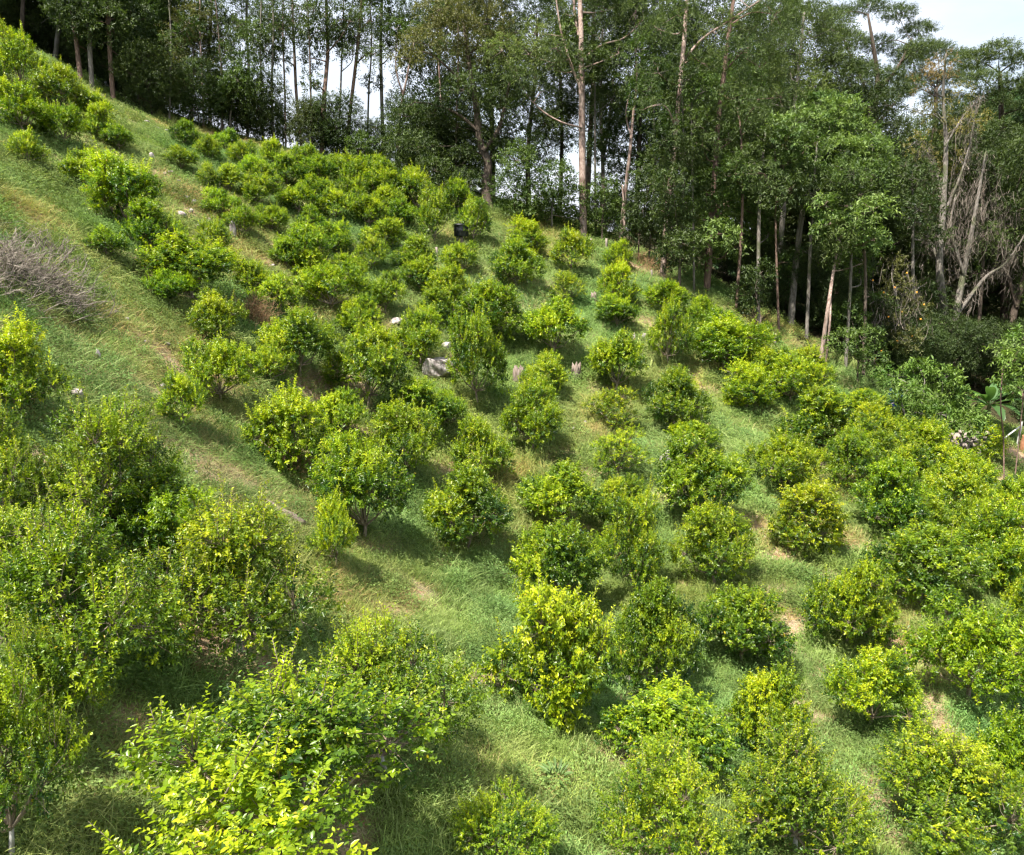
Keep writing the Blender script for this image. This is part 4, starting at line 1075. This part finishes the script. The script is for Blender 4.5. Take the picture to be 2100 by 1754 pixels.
LANDMARKS = [(-160,'beyond the left end of the thicket'),(-60,'left of the black trunk'),(30,'behind the black trunk'),(100,'behind the pale leaning trunk'),(165,'behind the reddish bent trunk'),(190,'behind the whitish straight trunk'),(235,'behind the thin brown trunk'),(285,'behind the last grey trunk'),(335,'left of the olive tree'),
 (1250,'right of the thick pink trunk'),(1300,'behind the leaning pale tree'),(1360,'behind the second pink trunk'),(1420,'left of the red-barked eucalyptus'),(1480,'behind the red-barked eucalyptus'),(1540,'right of the red-barked eucalyptus'),(1600,'behind the rounded yellow-green crown'),(1650,'behind the spreading light-green tree'),(1700,'behind the thin orange stems'),
 (1755,'under the flat-topped tree'),(1800,'left of the moss-draped orange tree'),(1850,'behind the moss-draped orange tree'),(1900,'left of the grey mossy stems'),(1955,'behind the grey mossy stems'),(2010,'right of the grey mossy stems'),(2060,'behind the dark leaning mossy tree'),(2110,'at the right edge by the leaning mossy tree'),(2170,'just past the right edge'),(2240,'well past the right edge'),(2320,'farthest past the right edge')]
LOOK = ['dark dense', 'slim dark', 'mid-green dense', 'grey-green drooping', 'olive', 'low dark undergrowth']
_seen = set()
def wood_label(u, d, k, s):
    lm = min(LANDMARKS, key=lambda q: abs(q[0] - u))[1]
    for rank in (('front rank', 'second rank', 'third rank') if d < 45 else ('second rank', 'front rank', 'third rank', 'back rank') if d < 53 else ('back rank', 'rearmost rank')):
        lb = '%s tree, wood\'s %s, %s' % (LOOK[k], rank, lm)
        if lb not in _seen: break
    _seen.add(lb)
    return lb
for u, d, k, s in [(1300,46,0,.85),(1360,48,1,.95),(1420,50,0,1.0),(1480,46,2,.9),(1540,50,3,1.0),(1600,47,0,.9),(1660,50,2,1.0),(1700,45,1,.8),(1750,43,0,.8),(1800,47,2,.85),(1850,44,0,.8),
                   (1900,48,4,.85),(1950,44,1,.75),(2000,48,0,.9),(2050,50,2,1.0),(2110,46,0,.9),(2160,50,1,1.0),(2180,40,0,.9),(1640,56,0,.95),(1720,58,2,.9),(1820,56,0,.85),(1900,60,1,.9),(1990,58,0,.95),(2080,60,2,1.0),
                   (2230,45,2,1),(1480,58,3,1.0),(1560,60,0,1.0),(1400,60,1,.9),(2250,36,0,.9),(2320,40,1,1.0)]:
    wood(u, d, k, s, wood_label(u, d, k, s), 'trees packed behind the right forest edge')
for u, d, s in [(1300,43,.8),(1350,42,.7),(1410,42.5,.8),(1480,41,.8),(1530,40,.8),(1580,39.5,.75),(1650,39.5,.85),(1700,38.5,.8),(1755,39,.85),(1800,38,.8),(1850,40,.9),(1900,41,.9),(1975,41,.8),(2020,38.5,.7),(2080,38,.8),(2130,37,.9),(1250,44,.7),(1620,43,1.0),(1780,43,1.0),(1960,45,1.1),(2060,44,1.1)]:
    wood(u, d, 5, s, wood_label(u, d, 5, s), 'undergrowth between the trunks of the right forest edge')
for u, d, k, s in [(-160,44,0,1.1),(-80,46,1,1.1),(-20,45,0,1.0),(30,47,2,1.0),(80,46,0,1.0),(130,48,1,1.1),(180,47,0,1.05),(230,49,0,1.0),(270,47,1,1.0),(310,50,0,1.0),(340,54,2,.9),(-40,52,0,1.1),(60,54,1,1.1),(150,55,0,1.1),(240,56,2,1.0),(-120,38,0,1.1),(-200,36,1,1.0),(-60,41,0,1.0)]:
    wood(u, d, k, s, wood_label(u, d, k, s), 'trees of the dark upper left wood')
for u, d, s in [(10,43,.9),(70,44,.9),(130,44,.9),(180,45,.8),(230,45,.8),(275,45,.8),(310,46,.8),(340,45,.7),(100,48,1.1),(200,50,1.1),(0,49,1.2),(290,51,1.1)]:
    wood(u, d, 5, s, wood_label(u, d, 5, s), 'undergrowth of the dark upper left wood')
for u, d, k, s, lb in [(330,45,0,.6,'dark tree just left behind the olive bushy tree'),(310,44,2,.6,'green tree low left of the olive bushy tree'),
                   (900,50,0,.95,'dark tree behind the left half of the dark open tree'),(1010,49,1,.9,'dark tree behind the right half of the dark open tree'),(1085,47,0,.75,'dark tree left behind the thick pink trunk'),(1200,50,3,.95,'eucalyptus directly behind the thick pink trunk')]:
    wood(u, d, k, s, lb, 'trees behind the crest')
for u, d, s, lb in [(365,44,.8,'dark crest shrub behind the olive tree foot'),(420,45,.8,'dark crest shrub right of the olive tree foot'),(470,45,.8,'dark crest shrub behind the sapling foot'),(525,46,.9,'dark crest shrub right of the sapling'),(640,46,.7,'dark crest shrub between orange and forked trunks'),(690,47,.8,'dark crest shrub between forked and slanting trunks'),(850,46,1.0,'dark crest shrub right of the thin pale twin stems'),(770,48,.6,'dark crest shrub left of the straight grey trunk'),(910,45,1.0,'dark crest shrub below the dark open tree'),(960,45,.9,'dark crest shrub behind the curved black trunk')]:
    wood(u, d, 6, s * .75, lb, 'dark shrubs along the crest')
for u, d, k, s, LB_C in [(760,80,4,.75,'distant olive tree low in the gap left of the straight grey trunk'),(720,84,2,.7,'distant green tree low behind the slanting reddish trunk'),(830,90,0,.75,'distant dark tree low right of the thin pale twin stems'),(1100,95,2,.9,'distant green tree low in the gap left of the pink trunk'),(1160,88,4,.8,'distant olive tree low close left of the pink trunk'),(650,86,4,.65,'distant olive tree low behind the forked reddish trunk')]:
    wood(u, d, k, s, LB_C, 'distant trees beyond the crest')

# wooded far hill
hx = RNG.uniform(60, 330, 2600); hy = RNG.uniform(90, 380, 2600)
az = hx / hy
kk = (az > .28) & (az < 1.0) & (hx ** 2 + hy ** 2 > 105 ** 2)
hx, hy = hx[kk], hy[kk]
gfar = Geo(); rg = np.random.default_rng(5)
for c in [(0, 0, 3), (1.6, .5, 2.2), (-1.4, .9, 2.4), (.3, -1.6, 2.3), (0, .4, 4.4)]:
    n_ = 150; d_ = rnd_dir(n_, rg); P_ = np.array(c) + d_ * 1.9
    leaf_geo(gfar, P_, rnd_dir(n_, rg), d_ + [0, 0, .5], 1.0, .6, np.array([[.05, .095, .035]]) * (.6 + .8 * rg.random((n_, 1))), 4)
far_src = bpy.data.objects.new('far_tree', gfar.mesh('far_tree', M_GRASS))
nh = len(hx)
farw = scatter('distant_forest', np.stack([hx, hy, height(hx, hy)], -1), np.zeros(nh), np.stack([np.zeros(nh), np.zeros(nh), RNG.random(nh) * 6.28], -1),
               np.repeat((1.0 + .8 * RNG.random(nh))[:, None], 3, 1), (.8 + .5 * RNG.random((nh, 1))) * np.array([[1, 1, 1]]), scatter_nodes('far_scatter', [far_src]))
farw['kind'] = 'stuff'; farw['label'] = 'wooded hill far behind the right-hand trees'; farw['category'] = 'forest'

# ------------------------------------------------------------------ rocks, stumps, posts and the farm's odds and ends
def ico(sub):
    t = (1 + 5 ** .5) / 2
    v = [(-1, t, 0), (1, t, 0), (-1, -t, 0), (1, -t, 0), (0, -1, t), (0, 1, t), (0, -1, -t), (0, 1, -t), (t, 0, -1), (t, 0, 1), (-t, 0, -1), (-t, 0, 1)]
    v = [np.array(q) / np.linalg.norm(q) for q in v]
    f = [(0,11,5),(0,5,1),(0,1,7),(0,7,10),(0,10,11),(1,5,9),(5,11,4),(11,10,2),(10,7,6),(7,1,8),(3,9,4),(3,4,2),(3,2,6),(3,6,8),(3,8,9),(4,9,5),(2,4,11),(6,2,10),(8,6,7),(9,8,1)]
    for _ in range(sub):
        mid_, nf = {}, []
        def mp(a, b):
            k = (min(a, b), max(a, b))
            if k not in mid_:
                q = v[a] + v[b]; v.append(q / np.linalg.norm(q)); mid_[k] = len(v) - 1
            return mid_[k]
        for a, b, c in f:
            x, y, z = mp(a, b), mp(b, c), mp(c, a)
            nf += [(a, x, z), (b, y, x), (c, z, y), (x, y, z)]
        f = nf
    return np.array(v), np.array(f)
ICO3, ICO2, ICO1 = ico(3), ico(2), ico(1)
def rock_mesh(seed, dims, base, rough=.22):
    rng = np.random.default_rng(seed); v, f = base[0].copy(), base[1]
    for _ in range(12):                                   # chop flat facets
        nrm = unit(rng.normal(size=3)); h_ = .38 + .40 * rng.random()
        dd_ = v @ nrm; k = dd_ > h_
        v[k] -= np.outer(dd_[k] - h_, nrm) * .85
    ph = rng.random(3) * 50
    nn = fbm(v[:, 0] * 2.2 + ph[0] + v[:, 2] * 1.3, v[:, 1] * 2.2 + ph[1] - v[:, 2] * 1.7, 4) - .5
    v = v * (1 + rough * 2 * nn[:, None])
    return mk_mesh('rock', v * np.array(dims), None, f, None, M_ROCK)
def rock(name, label, u, v, w, h_, seed, group=None, base=ICO2):
    p, d = ground_px(u, v + h_ * .45)
    W, H = w * d / FPX / 2, h_ * d / FPX / 2
    o = link(name, rock_mesh(seed, (W * 1.08, W * .9, H * 1.25), base), None, (p[0], p[1], gz(p[0], p[1]) + H * .55))
    o.rotation_euler = (0, 0, random.random() * 6)
    return tag(o, label, 'rock', group)
rock('boulder', 'big lichen-grey boulder between the bushes at mid slope', 890, 748, 80, 54, 1, None, ICO3)
rock('boulder', 'smaller dark rock top showing just behind the big boulder', 915, 708, 34, 20, 2)
rock('boulder', 'pale angular rock poking out above the dark wide bush', 1364, 937, 34, 42, 3)
rock('boulder', 'dark-topped flat rock under the bush above the boulder', 818, 655, 50, 22, 4)
rock('standing_stone', 'pale upright stone at the lower end of the rubble slope', 481, 472, 18, 36, 5)
rock('standing_stone', 'thin grey upright stone on the edge of the rubble slope', 312, 318, 14, 24, 6)
rock('stone', 'white oblong stone on the dry left slope', 205, 728, 13, 26, 7)
rock('stone', 'brown earth-stained rock cut into the bank right of the left yellow bush', 162, 805, 26, 40, 8)
rock('stone', 'pair of pale stones\' left one above the grass strip', 1299, 690, 12, 20, 9)
rock('stone', 'pale stone right of its twin above the grass strip', 1322, 690, 18, 18, 10)
rock('stone', 'grey stone beside the round yellow path bush\'s uphill neighbour', 1668, 1285, 18, 22, 11)
rock('stone', 'reddish stone under the dark bush touching the centre bush', 1283, 1394, 20, 22, 12)
rock('stone', 'pale stone at the foot of the dark-based right bush', 1800, 1190, 16, 18, 13)
SG = 'small stones strewn over the slope'
for k, (u, v, w, h_) in enumerate([(368,372,12,8),(352,352,20,7),(384,404,16,10),(398,414,14,12),(375,440,28,16),(405,462,20,12),(392,432,12,10),(362,398,14,8),(412,424,14,10),(430,450,14,9),(340,355,10,8),(420,478,12,12)]):
    rock('rubble_stone', 'small stone of the rubble patch high on the left slope', u, v, w, h_, 30 + k, 'stones of the rubble patch', ICO1)
for k, (u, v, w, h_) in enumerate([(230,640,20,8),(262,655,16,10),(298,700,14,9),(345,705,12,9),(330,745,10,8),(335,790,10,12),(265,795,8,7),(255,840,10,10),(325,840,10,9),(380,950,12,10),(402,970,14,14),(450,1090,12,10),(545,1000,12,10),(510,1030,10,8),(420,1010,12,10)]):
    rock('small_stone', 'small stone lying in the grass of the lower left slope', u, v, w, h_, 50 + k, SG, ICO1)
for k, (u, v, w, h_) in enumerate([(320,262,30,9),(345,268,24,10),(300,250,18,8),(590,465,12,8),(605,475,14,9),(560,545,14,8),(640,470,10,8),(700,520,10,8),(745,545,10,8),(660,545,9,8),(1070,502,12,7),(820,505,8,7),(1048,605,9,8),(960,600,8,8),(1120,545,9,8),(1010,610,8,9),(1205,565,7,9)]):
    rock('small_stone', 'small pale stone on the upper slope among the bush rows', u, v, w, h_, 80 + k, SG, ICO1)
for k, (u, v, w, h_) in enumerate([(1200,865,10,10),(1175,880,9,8),(1280,925,12,7),(1085,820,12,9),(1570,1100,12,8),(1900,1300,12,9),(1590,1225,14,8),(1395,1015,8,8)]):
    rock('small_stone', 'small pale stone on bare earth right of the slope\'s middle', u, v, w, h_, 110 + k, SG, ICO1)

def stump(label, u, v, wpx, hpx, seed, splinter=True):
    rng = np.random.default_rng(seed)
    p, d = ground_px(u, v); r, h_ = wpx * d / FPX / 2, hpx * d / FPX
    k = 14; th = np.arange(k) / k * 6.283; v_, q = [], []
    tops = h_ * (.62 + .38 * rng.random(k)) if splinter else np.full(k, h_)
    for lv, f in ((-.15, 1.35), (.1, 1.15), (.5, .95), (1.0, .85)):
        for j in range(k):
            rr = r * f * (1 + .13 * math.sin(3 * th[j] + seed) + .06 * rng.normal())
            v_.append((rr * math.cos(th[j]), rr * math.sin(th[j]), tops[j] * lv if lv > 0 else lv))
    for lv in range(3):
        for j in range(k): q.append((lv * k + j, lv * k + (j + 1) % k, lv * k + k + (j + 1) % k, lv * k + k + j))
    v_.append((0, 0, h_ * .6)); c = len(v_) - 1
    t_ = [(3 * k + j, 3 * k + (j + 1) % k, c) for j in range(k)]
    o = link('tree_stump', mk_mesh('stump', v_, q, t_, None, M_STUMP), None, (p[0], p[1], gz(p[0], p[1])))
    return tag(o, label, 'stump')
stump('splintered grey stump right of the small flat yellow bush', 1181, 775, 20, 34, 1)
stump('splintered pink-grey stump left of the small flat yellow bush', 1062, 782, 24, 34, 2)
stump('short grey stump below the pale bush on straw-coloured grass', 1217, 618, 12, 22, 3)
stump('dark stump in the bushes left below the big boulder', 845, 835, 12, 26, 4)

def post(label, u, v, hpx, wpx, mat, lean=0.0):
    p, d = ground_px(u, v); h_, r = hpx * d / FPX, wpx * d / FPX / 2
    g = Geo()
    g.tube([(0, 0, -.2), (0.01, 0, h_ * .5), (lean * h_, 0, h_)], [r * 1.1, r, r * .95], 7)
    o = link('fence_post', g.mesh('post', mat, col=False), None, (p[0], p[1], gz(p[0], p[1])))
    return tag(o, label, 'post', 'old posts at the orchard edge')
M_POST = noise_mat('old_post_wood', (0.17, 0.135, 0.11), (0.36, 0.31, 0.27), 12, rough=.9, stretch=(2, 2, .3))
post('short pale post standing in the upper slope below the black tank', 896, 533, 24, 5, M_POST)
post('pale post at the forest edge between pink trunk and leaning trunk', 1243, 512, 22, 5, M_POST)
post('thin pale post beside the thick pink trunk foot', 1212, 512, 22, 4, M_POST)
post('whitish broken post left of the thin orange stems at the forest edge', 1588, 712, 28, 5, M_POST, .03)
post('short brown post in dry brush at the forest edge', 1336, 572, 18, 4, M_POST, -.04)

# fallen log
pa, da = ground_px(545, 1035); pb, db = ground_px(628, 1082)
dv = pb - pa; g = Geo()
L_ = np.linspace(0, 1, 7)[:, None]
g.tube(np.array([0, 0, .05]) + L_ * np.array([dv[0], dv[1], gz(pb[0], pb[1]) - gz(pa[0], pa[1])]) + RNG.normal(0, .01, (7, 3)), [.045, .055, .07, .075, .07, .06, .05], 9)
tag(link('fallen_log', g.mesh('log', M_STUMP, smooth=True, col=False), None, (pa[0], pa[1], gz(pa[0], pa[1]))), 'bleached fallen log lying down the grass above the yellow bush', 'log')

def twig_heap(name, label, spots, cnt, L, mat, rad, seed, upright=.3, cat='dead brush'):
    rng = np.random.default_rng(seed); g = Geo(); c0, d = ground_px(*spots[0]); c0[2] = gz(c0[0], c0[1])
    for (u, v) in spots:
        p, d = ground_px(u, v); p[2] = gz(p[0], p[1])
        for _ in range(cnt):
            b = p - c0 + np.array([rng.normal(0, rad), rng.normal(0, rad), 0]); b[2] = gz(b[0] + c0[0], b[1] + c0[1]) - c0[2] + abs(rng.normal(0, rad * .6))
            dr = unit(np.array([rng.normal(.35, .8), rng.normal(-.1, .8), upright + rng.normal(0, .35)])); l_ = L * (.4 + .8 * rng.random())
            m1 = b + dr * l_ * .5 + rng.normal(0, .06, 3) * l_; e = b + dr * l_ + rng.normal(0, .12, 3) * l_ - np.array([0, 0, .12 * l_])
            r = .005 + .010 * rng.random() ** 2
            g.tube([b, m1, e], [r, r * .8, r * .3], 3, cap=False)
            for _k in range(2):
                t = rng.random(); s = m1 * (1 - t) + e * t
                g.tube([s, s + unit(dr + rng.normal(0, .6, 3)) * l_ * .35], [r * .5, r * .2], 3, cap=False)
    o = link(name, g.mesh('twigs', mat, col=False), None, c0)
    o['kind'] = 'thing'
    return tag(o, label, cat)
twig_heap('dead_brush_pile', 'grey-brown heap of dead branches at the left edge', [(20,560),(60,590),(100,610),(130,630),(40,545),(10,600),(135,625),(30,580)], 120, .6, M_TWIG, .30, 1, .5)
twig_heap('dead_shrub', 'dead rust-brown shrub among the green bushes', [(522,668)], 240, .75, M_DRY, .22, 2, 1.0)
twig_heap('dead_brush_pile', 'brown dead twigs round the foot of the yellow bush', [(600,962),(615,958),(585,960)], 90, .35, M_DRY, .2, 3, .8)
twig_heap('dead_brush_pile', 'dry brown brush along the forest edge by the brown post', [(1325,552),(1340,565)], 100, .6, M_DRY, .5, 4, .9)
twig_heap('dry_weeds', 'tall dry weeds standing right of the dead branch heap', [(105,535),(125,545)], 60, .45, M_TWIG, .28, 5, 1.2)

# black water tub on a stump
def lathe(g, prof, k=20, mi=0, off=(0, 0, 0)):
    th = np.arange(k) / k * 2 * math.pi
    v = np.array([(r * math.cos(a) + off[0], r * math.sin(a) + off[1], z + off[2]) for r, z in prof for a in th]); m_ = len(prof)
    q = [(i * k + j, i * k + (j + 1) % k, (i + 1) * k + (j + 1) % k, (i + 1) * k + j) for i in range(m_ - 1) for j in range(k)]
    g.add(v, q, None, (1, 1, 1), mi)
def plain(name, c, rough, spec=.5):
    return noise_mat(name, c, tuple(q * 1.25 + .004 for q in c), 7, rough=rough, spec=spec)
M_BLACK = plain('black_plastic', (0.012, 0.013, 0.018), .35)
M_BLUE = plain('blue_plastic', (0.008, 0.05, 0.22), .4)
stump('grey stump carrying the black water tub', 943, 500, 15, 14, 9, False)
p, d = ground_px(945, 500); k_ = d / FPX
tk = thing('water_tub', 'black plastic water tub raised on a grey stump in the upper slope', 'tub', (p[0] + .02, p[1], gz(p[0], p[1]) + 14 * k_))
g = Geo(); R_ = 15 * k_; H_ = 25 * k_
lathe(g, [(0, 0), (R_ * .93, 0), (R_ * .98, H_ * .1), (R_, H_ * .45), (R_ * 1.03, H_ * .5), (R_, H_ * .55), (R_, H_ * .9)])
link('body', g.mesh('tub_body', M_BLACK, smooth=True, col=False), tk)
g = Geo(); lathe(g, [(R_ * 1.0, H_ * .90), (R_ * 1.12, H_ * .90), (R_ * 1.12, H_ * .98), (R_ * .9, H_ * 1.03), (R_ * .3, H_ * 1.05), (0, H_ * 1.05)])
link('lid', g.mesh('tub_lid', M_BLACK, smooth=False, col=False), tk)

# blue barrel under the layered shrub
p = on_depth(1832, 31.0); k_ = 31.0 / FPX
bt = thing('plastic_barrel', 'upright blue plastic barrel in the shade under the layered shrub', 'barrel', (p[0], p[1], gz(p[0], p[1])))
bb = world_at(1832, 905, 31.0)[2] - gz(p[0], p[1])
g = Geo(); R_ = .27; H_ = max(.9, bb + 1.1)
lathe(g, [(0, 0), (R_ * .92, 0), (R_, .05), (R_, .28), (R_ * 1.05, .30), (R_ * 1.05, .34), (R_, .36), (R_, .62), (R_ * 1.05, .64), (R_ * 1.05, .68), (R_, .70), (R_, H_ - .05), (R_ * .92, H_), (0, H_)])
link('body', g.mesh('barrel_body', M_BLUE, smooth=True, col=False), bt)
g = Geo(); lathe(g, [(R_ * .97, H_ - .01), (R_ * 1.03, H_ - .01), (R_ * 1.03, H_ + .03), (R_ * .85, H_ + .035), (R_ * .85, H_ + .015), (0, H_ + .015)])
link('rim', g.mesh('barrel_rim', M_BLUE, col=False), bt)

# ruined rubble wall: single stones laid in courses
M_WALL = noise_mat('rubble_masonry', (0.22, 0.19, 0.17), (0.45, 0.36, 0.30), 4, (0.09, 0.09, 0.09), 2.0, rough=.95, bump=.04)
p, d = ground_px(1965, 925); k_ = d / FPX
wt = thing('stone_wall', 'broken rubble stone wall end beside the dark tarpaulin', 'wall', (p[0], p[1], gz(p[0], p[1])), -.12)
STONES = [rock_mesh(300 + i, (.17, .16, .105), ICO1, .12) for i in range(5)]
for me in STONES: me.materials.clear(); me.materials.append(M_WALL)
g = Geo(); v8 = np.array([(x, y, z) for x in (-.78, .80) for y in (-.14, .14) for z in (-.3, .80)]); v8[[1, 3], 2] *= .8
g.add(v8, [(0, 1, 3, 2), (4, 6, 7, 5), (0, 4, 5, 1), (2, 3, 7, 6), (1, 5, 7, 3), (0, 2, 6, 4)])
link('mortar_core', g.mesh('mortar', M_WALL, col=False), wt)
for r in range(6):
    for c in range(6):
        if r == 5 and c < 2: continue
        o = link('stone', STONES[(r * 3 + c) % 5], wt, (-.72 + c * .29 + (r % 2) * .1 + random.uniform(-.03, .03), -.12 + random.uniform(-.03, .02), -.05 + r * .165))
        o.rotation_euler = (random.uniform(-.2, .2), random.uniform(-.2, .2), random.random() * 6)
# crumpled tarpaulin
M_TARP = plain('dark_tarpaulin', (0.018, 0.019, 0.026), .45)
def tarp(label, u, v, wpx, hpx, seed):
    p, d = ground_px(u, v); k_ = d / FPX; W, H = wpx * k_, hpx * k_
    nx_, ny_ = 26, 16; X, Y = np.meshgrid(np.linspace(-.5, .5, nx_), np.linspace(-.5, .5, ny_))
    wx, wy = X * W + .08 * (fbm(X * 5 + seed, Y * 5) - .5), Y * H * 1.4
    zz = np.array(height(p[0] + wx, p[1] + wy)) - gz(p[0], p[1])
    Z = zz + .06 + .30 * H * np.exp(-((X / .4) ** 2 + (Y / .4) ** 2)) + .22 * (fbm(X * 6 + seed * 3, Y * 4 + 9, 4) - .5)
    V = np.stack([wx.ravel(), wy.ravel(), Z.ravel()], -1)
    a = (np.arange(ny_ - 1)[:, None] * nx_ + np.arange(nx_ - 1)[None]).ravel()
    o = link('tarpaulin', mk_mesh('tarp', V, np.stack([a, a + 1, a + nx_ + 1, a + nx_], -1), None, None, M_TARP), None, (p[0], p[1], gz(p[0], p[1])))
    md = o.modifiers.new('thick', 'SOLIDIFY'); md.thickness = .01
    return tag(o, label, 'tarpaulin')
tarp('crumpled black tarpaulin lying below the layered shrub', 1925, 925, 90, 44, 1)
tarp('small black plastic sheet in dry grass right of the stone wall', 2000, 955, 44, 26, 2)

# white post with brace, and a terracotta pipe stub
M_WPOST = noise_mat('white_painted_wood', (0.55, 0.54, 0.52), (0.72, 0.71, 0.68), 10, rough=.8)
M_TERRA = noise_mat('terracotta', (0.33, 0.15, 0.08), (0.45, 0.22, 0.13), 8, rough=.9)
p, d = ground_px(2086, 915); k_ = d / FPX
pt = thing('braced_post', 'white wooden post with a slanting brace at the right edge', 'post', (p[0], p[1], gz(p[0], p[1])))
g = Geo(); g.tube([(0, 0, -.2), (0, 0, .4), (.01, 0, 1.05)], [.045, .045, .042], 8); link('upright', g.mesh('upright', M_WPOST, col=False), pt)
g = Geo(); zb = gz(p[0] - .75, p[1]) - gz(p[0], p[1]); g.tube([(-.75, 0, zb), (-.38, 0, zb * .5 + .42), (-.03, 0, .85)], [.03, .03, .03], 7); link('brace', g.mesh('brace', M_WPOST, col=False), pt)
p, d = ground_px(2098, 925)
g = Geo(); lathe(g, [(.10, -.1), (.14, .1), (.15, .35), (.12, .62), (.13, .66), (.10, .66), (.09, .4), (0, .38)], 16)
tag(link('clay_pipe', g.mesh('pipe', M_TERRA, smooth=True, col=False), None, (p[0], p[1], gz(p[0], p[1]))), 'terracotta pipe stub standing beside the white braced post', 'pipe')

# banana plant
M_BAN = leaf_mat('banana_leaf', .35, .4, .4, tboost=(1.2, 1.2, .6))
p, d = ground_px(2020, 880); base = np.array([p[0], p[1], gz(p[0], p[1])])
bn = thing('banana_plant', 'banana plant with broad upright leaves between the right-hand shrubs', 'plant', base)
g = Geo(); g.tube([(0, 0, -.2), (0, 0, .5), (.03, 0, 1.1)], [.12, .10, .07], 10, c=(.16, .17, .06)); link('stem', g.mesh('banana_stem', M_BAN, smooth=True), bn)
rg = np.random.default_rng(4)
for i in range(15):
    a = i * 2.4 + .4; el = (1.25, .95, .6, .35)[i % 4] + rg.normal(0, .1); L = 1.35 + .4 * rg.random(); W = .36 + .1 * rg.random()
    out = np.array([math.cos(a), math.sin(a), 0]); sd = np.array([-out[1], out[0], 0]); n_ = 13
    ts = np.linspace(0, 1, n_); pit = el - ts * (1.0 + .5 * rg.random())
    mid_ = np.cumsum(np.stack([np.cos(pit)[:, None] * out + np.sin(pit)[:, None] * np.array([0, 0, 1])], 0)[0] * L / n_, axis=0) + np.array([0, 0, .95])
    w_ = W / 2 * np.sin(np.clip(ts * 1.05 - .02, 0, 1) * math.pi) ** .6 * (ts > .1) + .012
    jag = 1 - .25 * rg.random(n_) * (rg.random(n_) < .4)
    V = np.concatenate([mid_ + sd * (w_ * jag)[:, None] + [0, 0, .05], mid_, mid_ - sd * (w_ * jag[::-1])[:, None] + [0, 0, .05]])
    q = [(j, j + 1, n_ + j + 1, n_ + j) for j in range(n_ - 1)] + [(n_ + j, n_ + j + 1, 2 * n_ + j + 1, 2 * n_ + j) for j in range(n_ - 1)]
    gl = Geo(); gl.add(V, q, None, np.array([.075, .15, .045]) * (.8 + .5 * rg.random()))
    link('leaf', gl.mesh('banana_leaf', M_BAN, smooth=True), bn)
# ripe oranges in the moss-draped tree
mossy = [o for o in bpy.data.objects if o.name.startswith('mossy_tree') and 'orange tree' in o.get('label', '')][0]
M_ORANGE = plain('orange_peel', (0.62, 0.27, 0.02), .5)
fm = mk_mesh('fruit', ICO1[0] * .045, None, ICO1[1], None, M_ORANGE, True)
for (u, v) in [(1790,575),(1812,600),(1835,590),(1860,560),(1822,650),(1850,640),(1880,600),(1895,625),(1808,720),(1795,735),(1870,690),(1888,655),(1840,700),(1775,690)]:
    q = world_at(u, v, 34.0 + random.uniform(-.6, .3)) - np.array(mossy.location)
    link('orange_fruit', fm, mossy, q)
# broad-leaved weed in the grass
p, d = ground_px(1140, 1610); rg = np.random.default_rng(8); g = Geo(); nl = 34
a = rg.random(nl) * 6.28; el = .25 + .6 * rg.random(nl)
D = np.stack([np.cos(a) * np.cos(el), np.sin(a) * np.cos(el), np.sin(el)], -1)
leaf_geo(g, np.stack([.1 * np.cos(a), .1 * np.sin(a), .05 + .12 * rg.random(nl)], -1), D, np.array([[0, 0, 1.]]) + rg.normal(0, .2, (nl, 3)), .17 * (.6 + .6 * rg.random(nl)), .04, np.array([[.115, .19, .05]]) * (.8 + .4 * rg.random((nl, 1))), 15, droop=.25)
tag(link('broadleaf_weed', g.mesh('weed', M_TREE), None, (p[0], p[1], gz(p[0], p[1]))), 'dark broad-leaved weed in the grass below the round centre bush', 'weed')
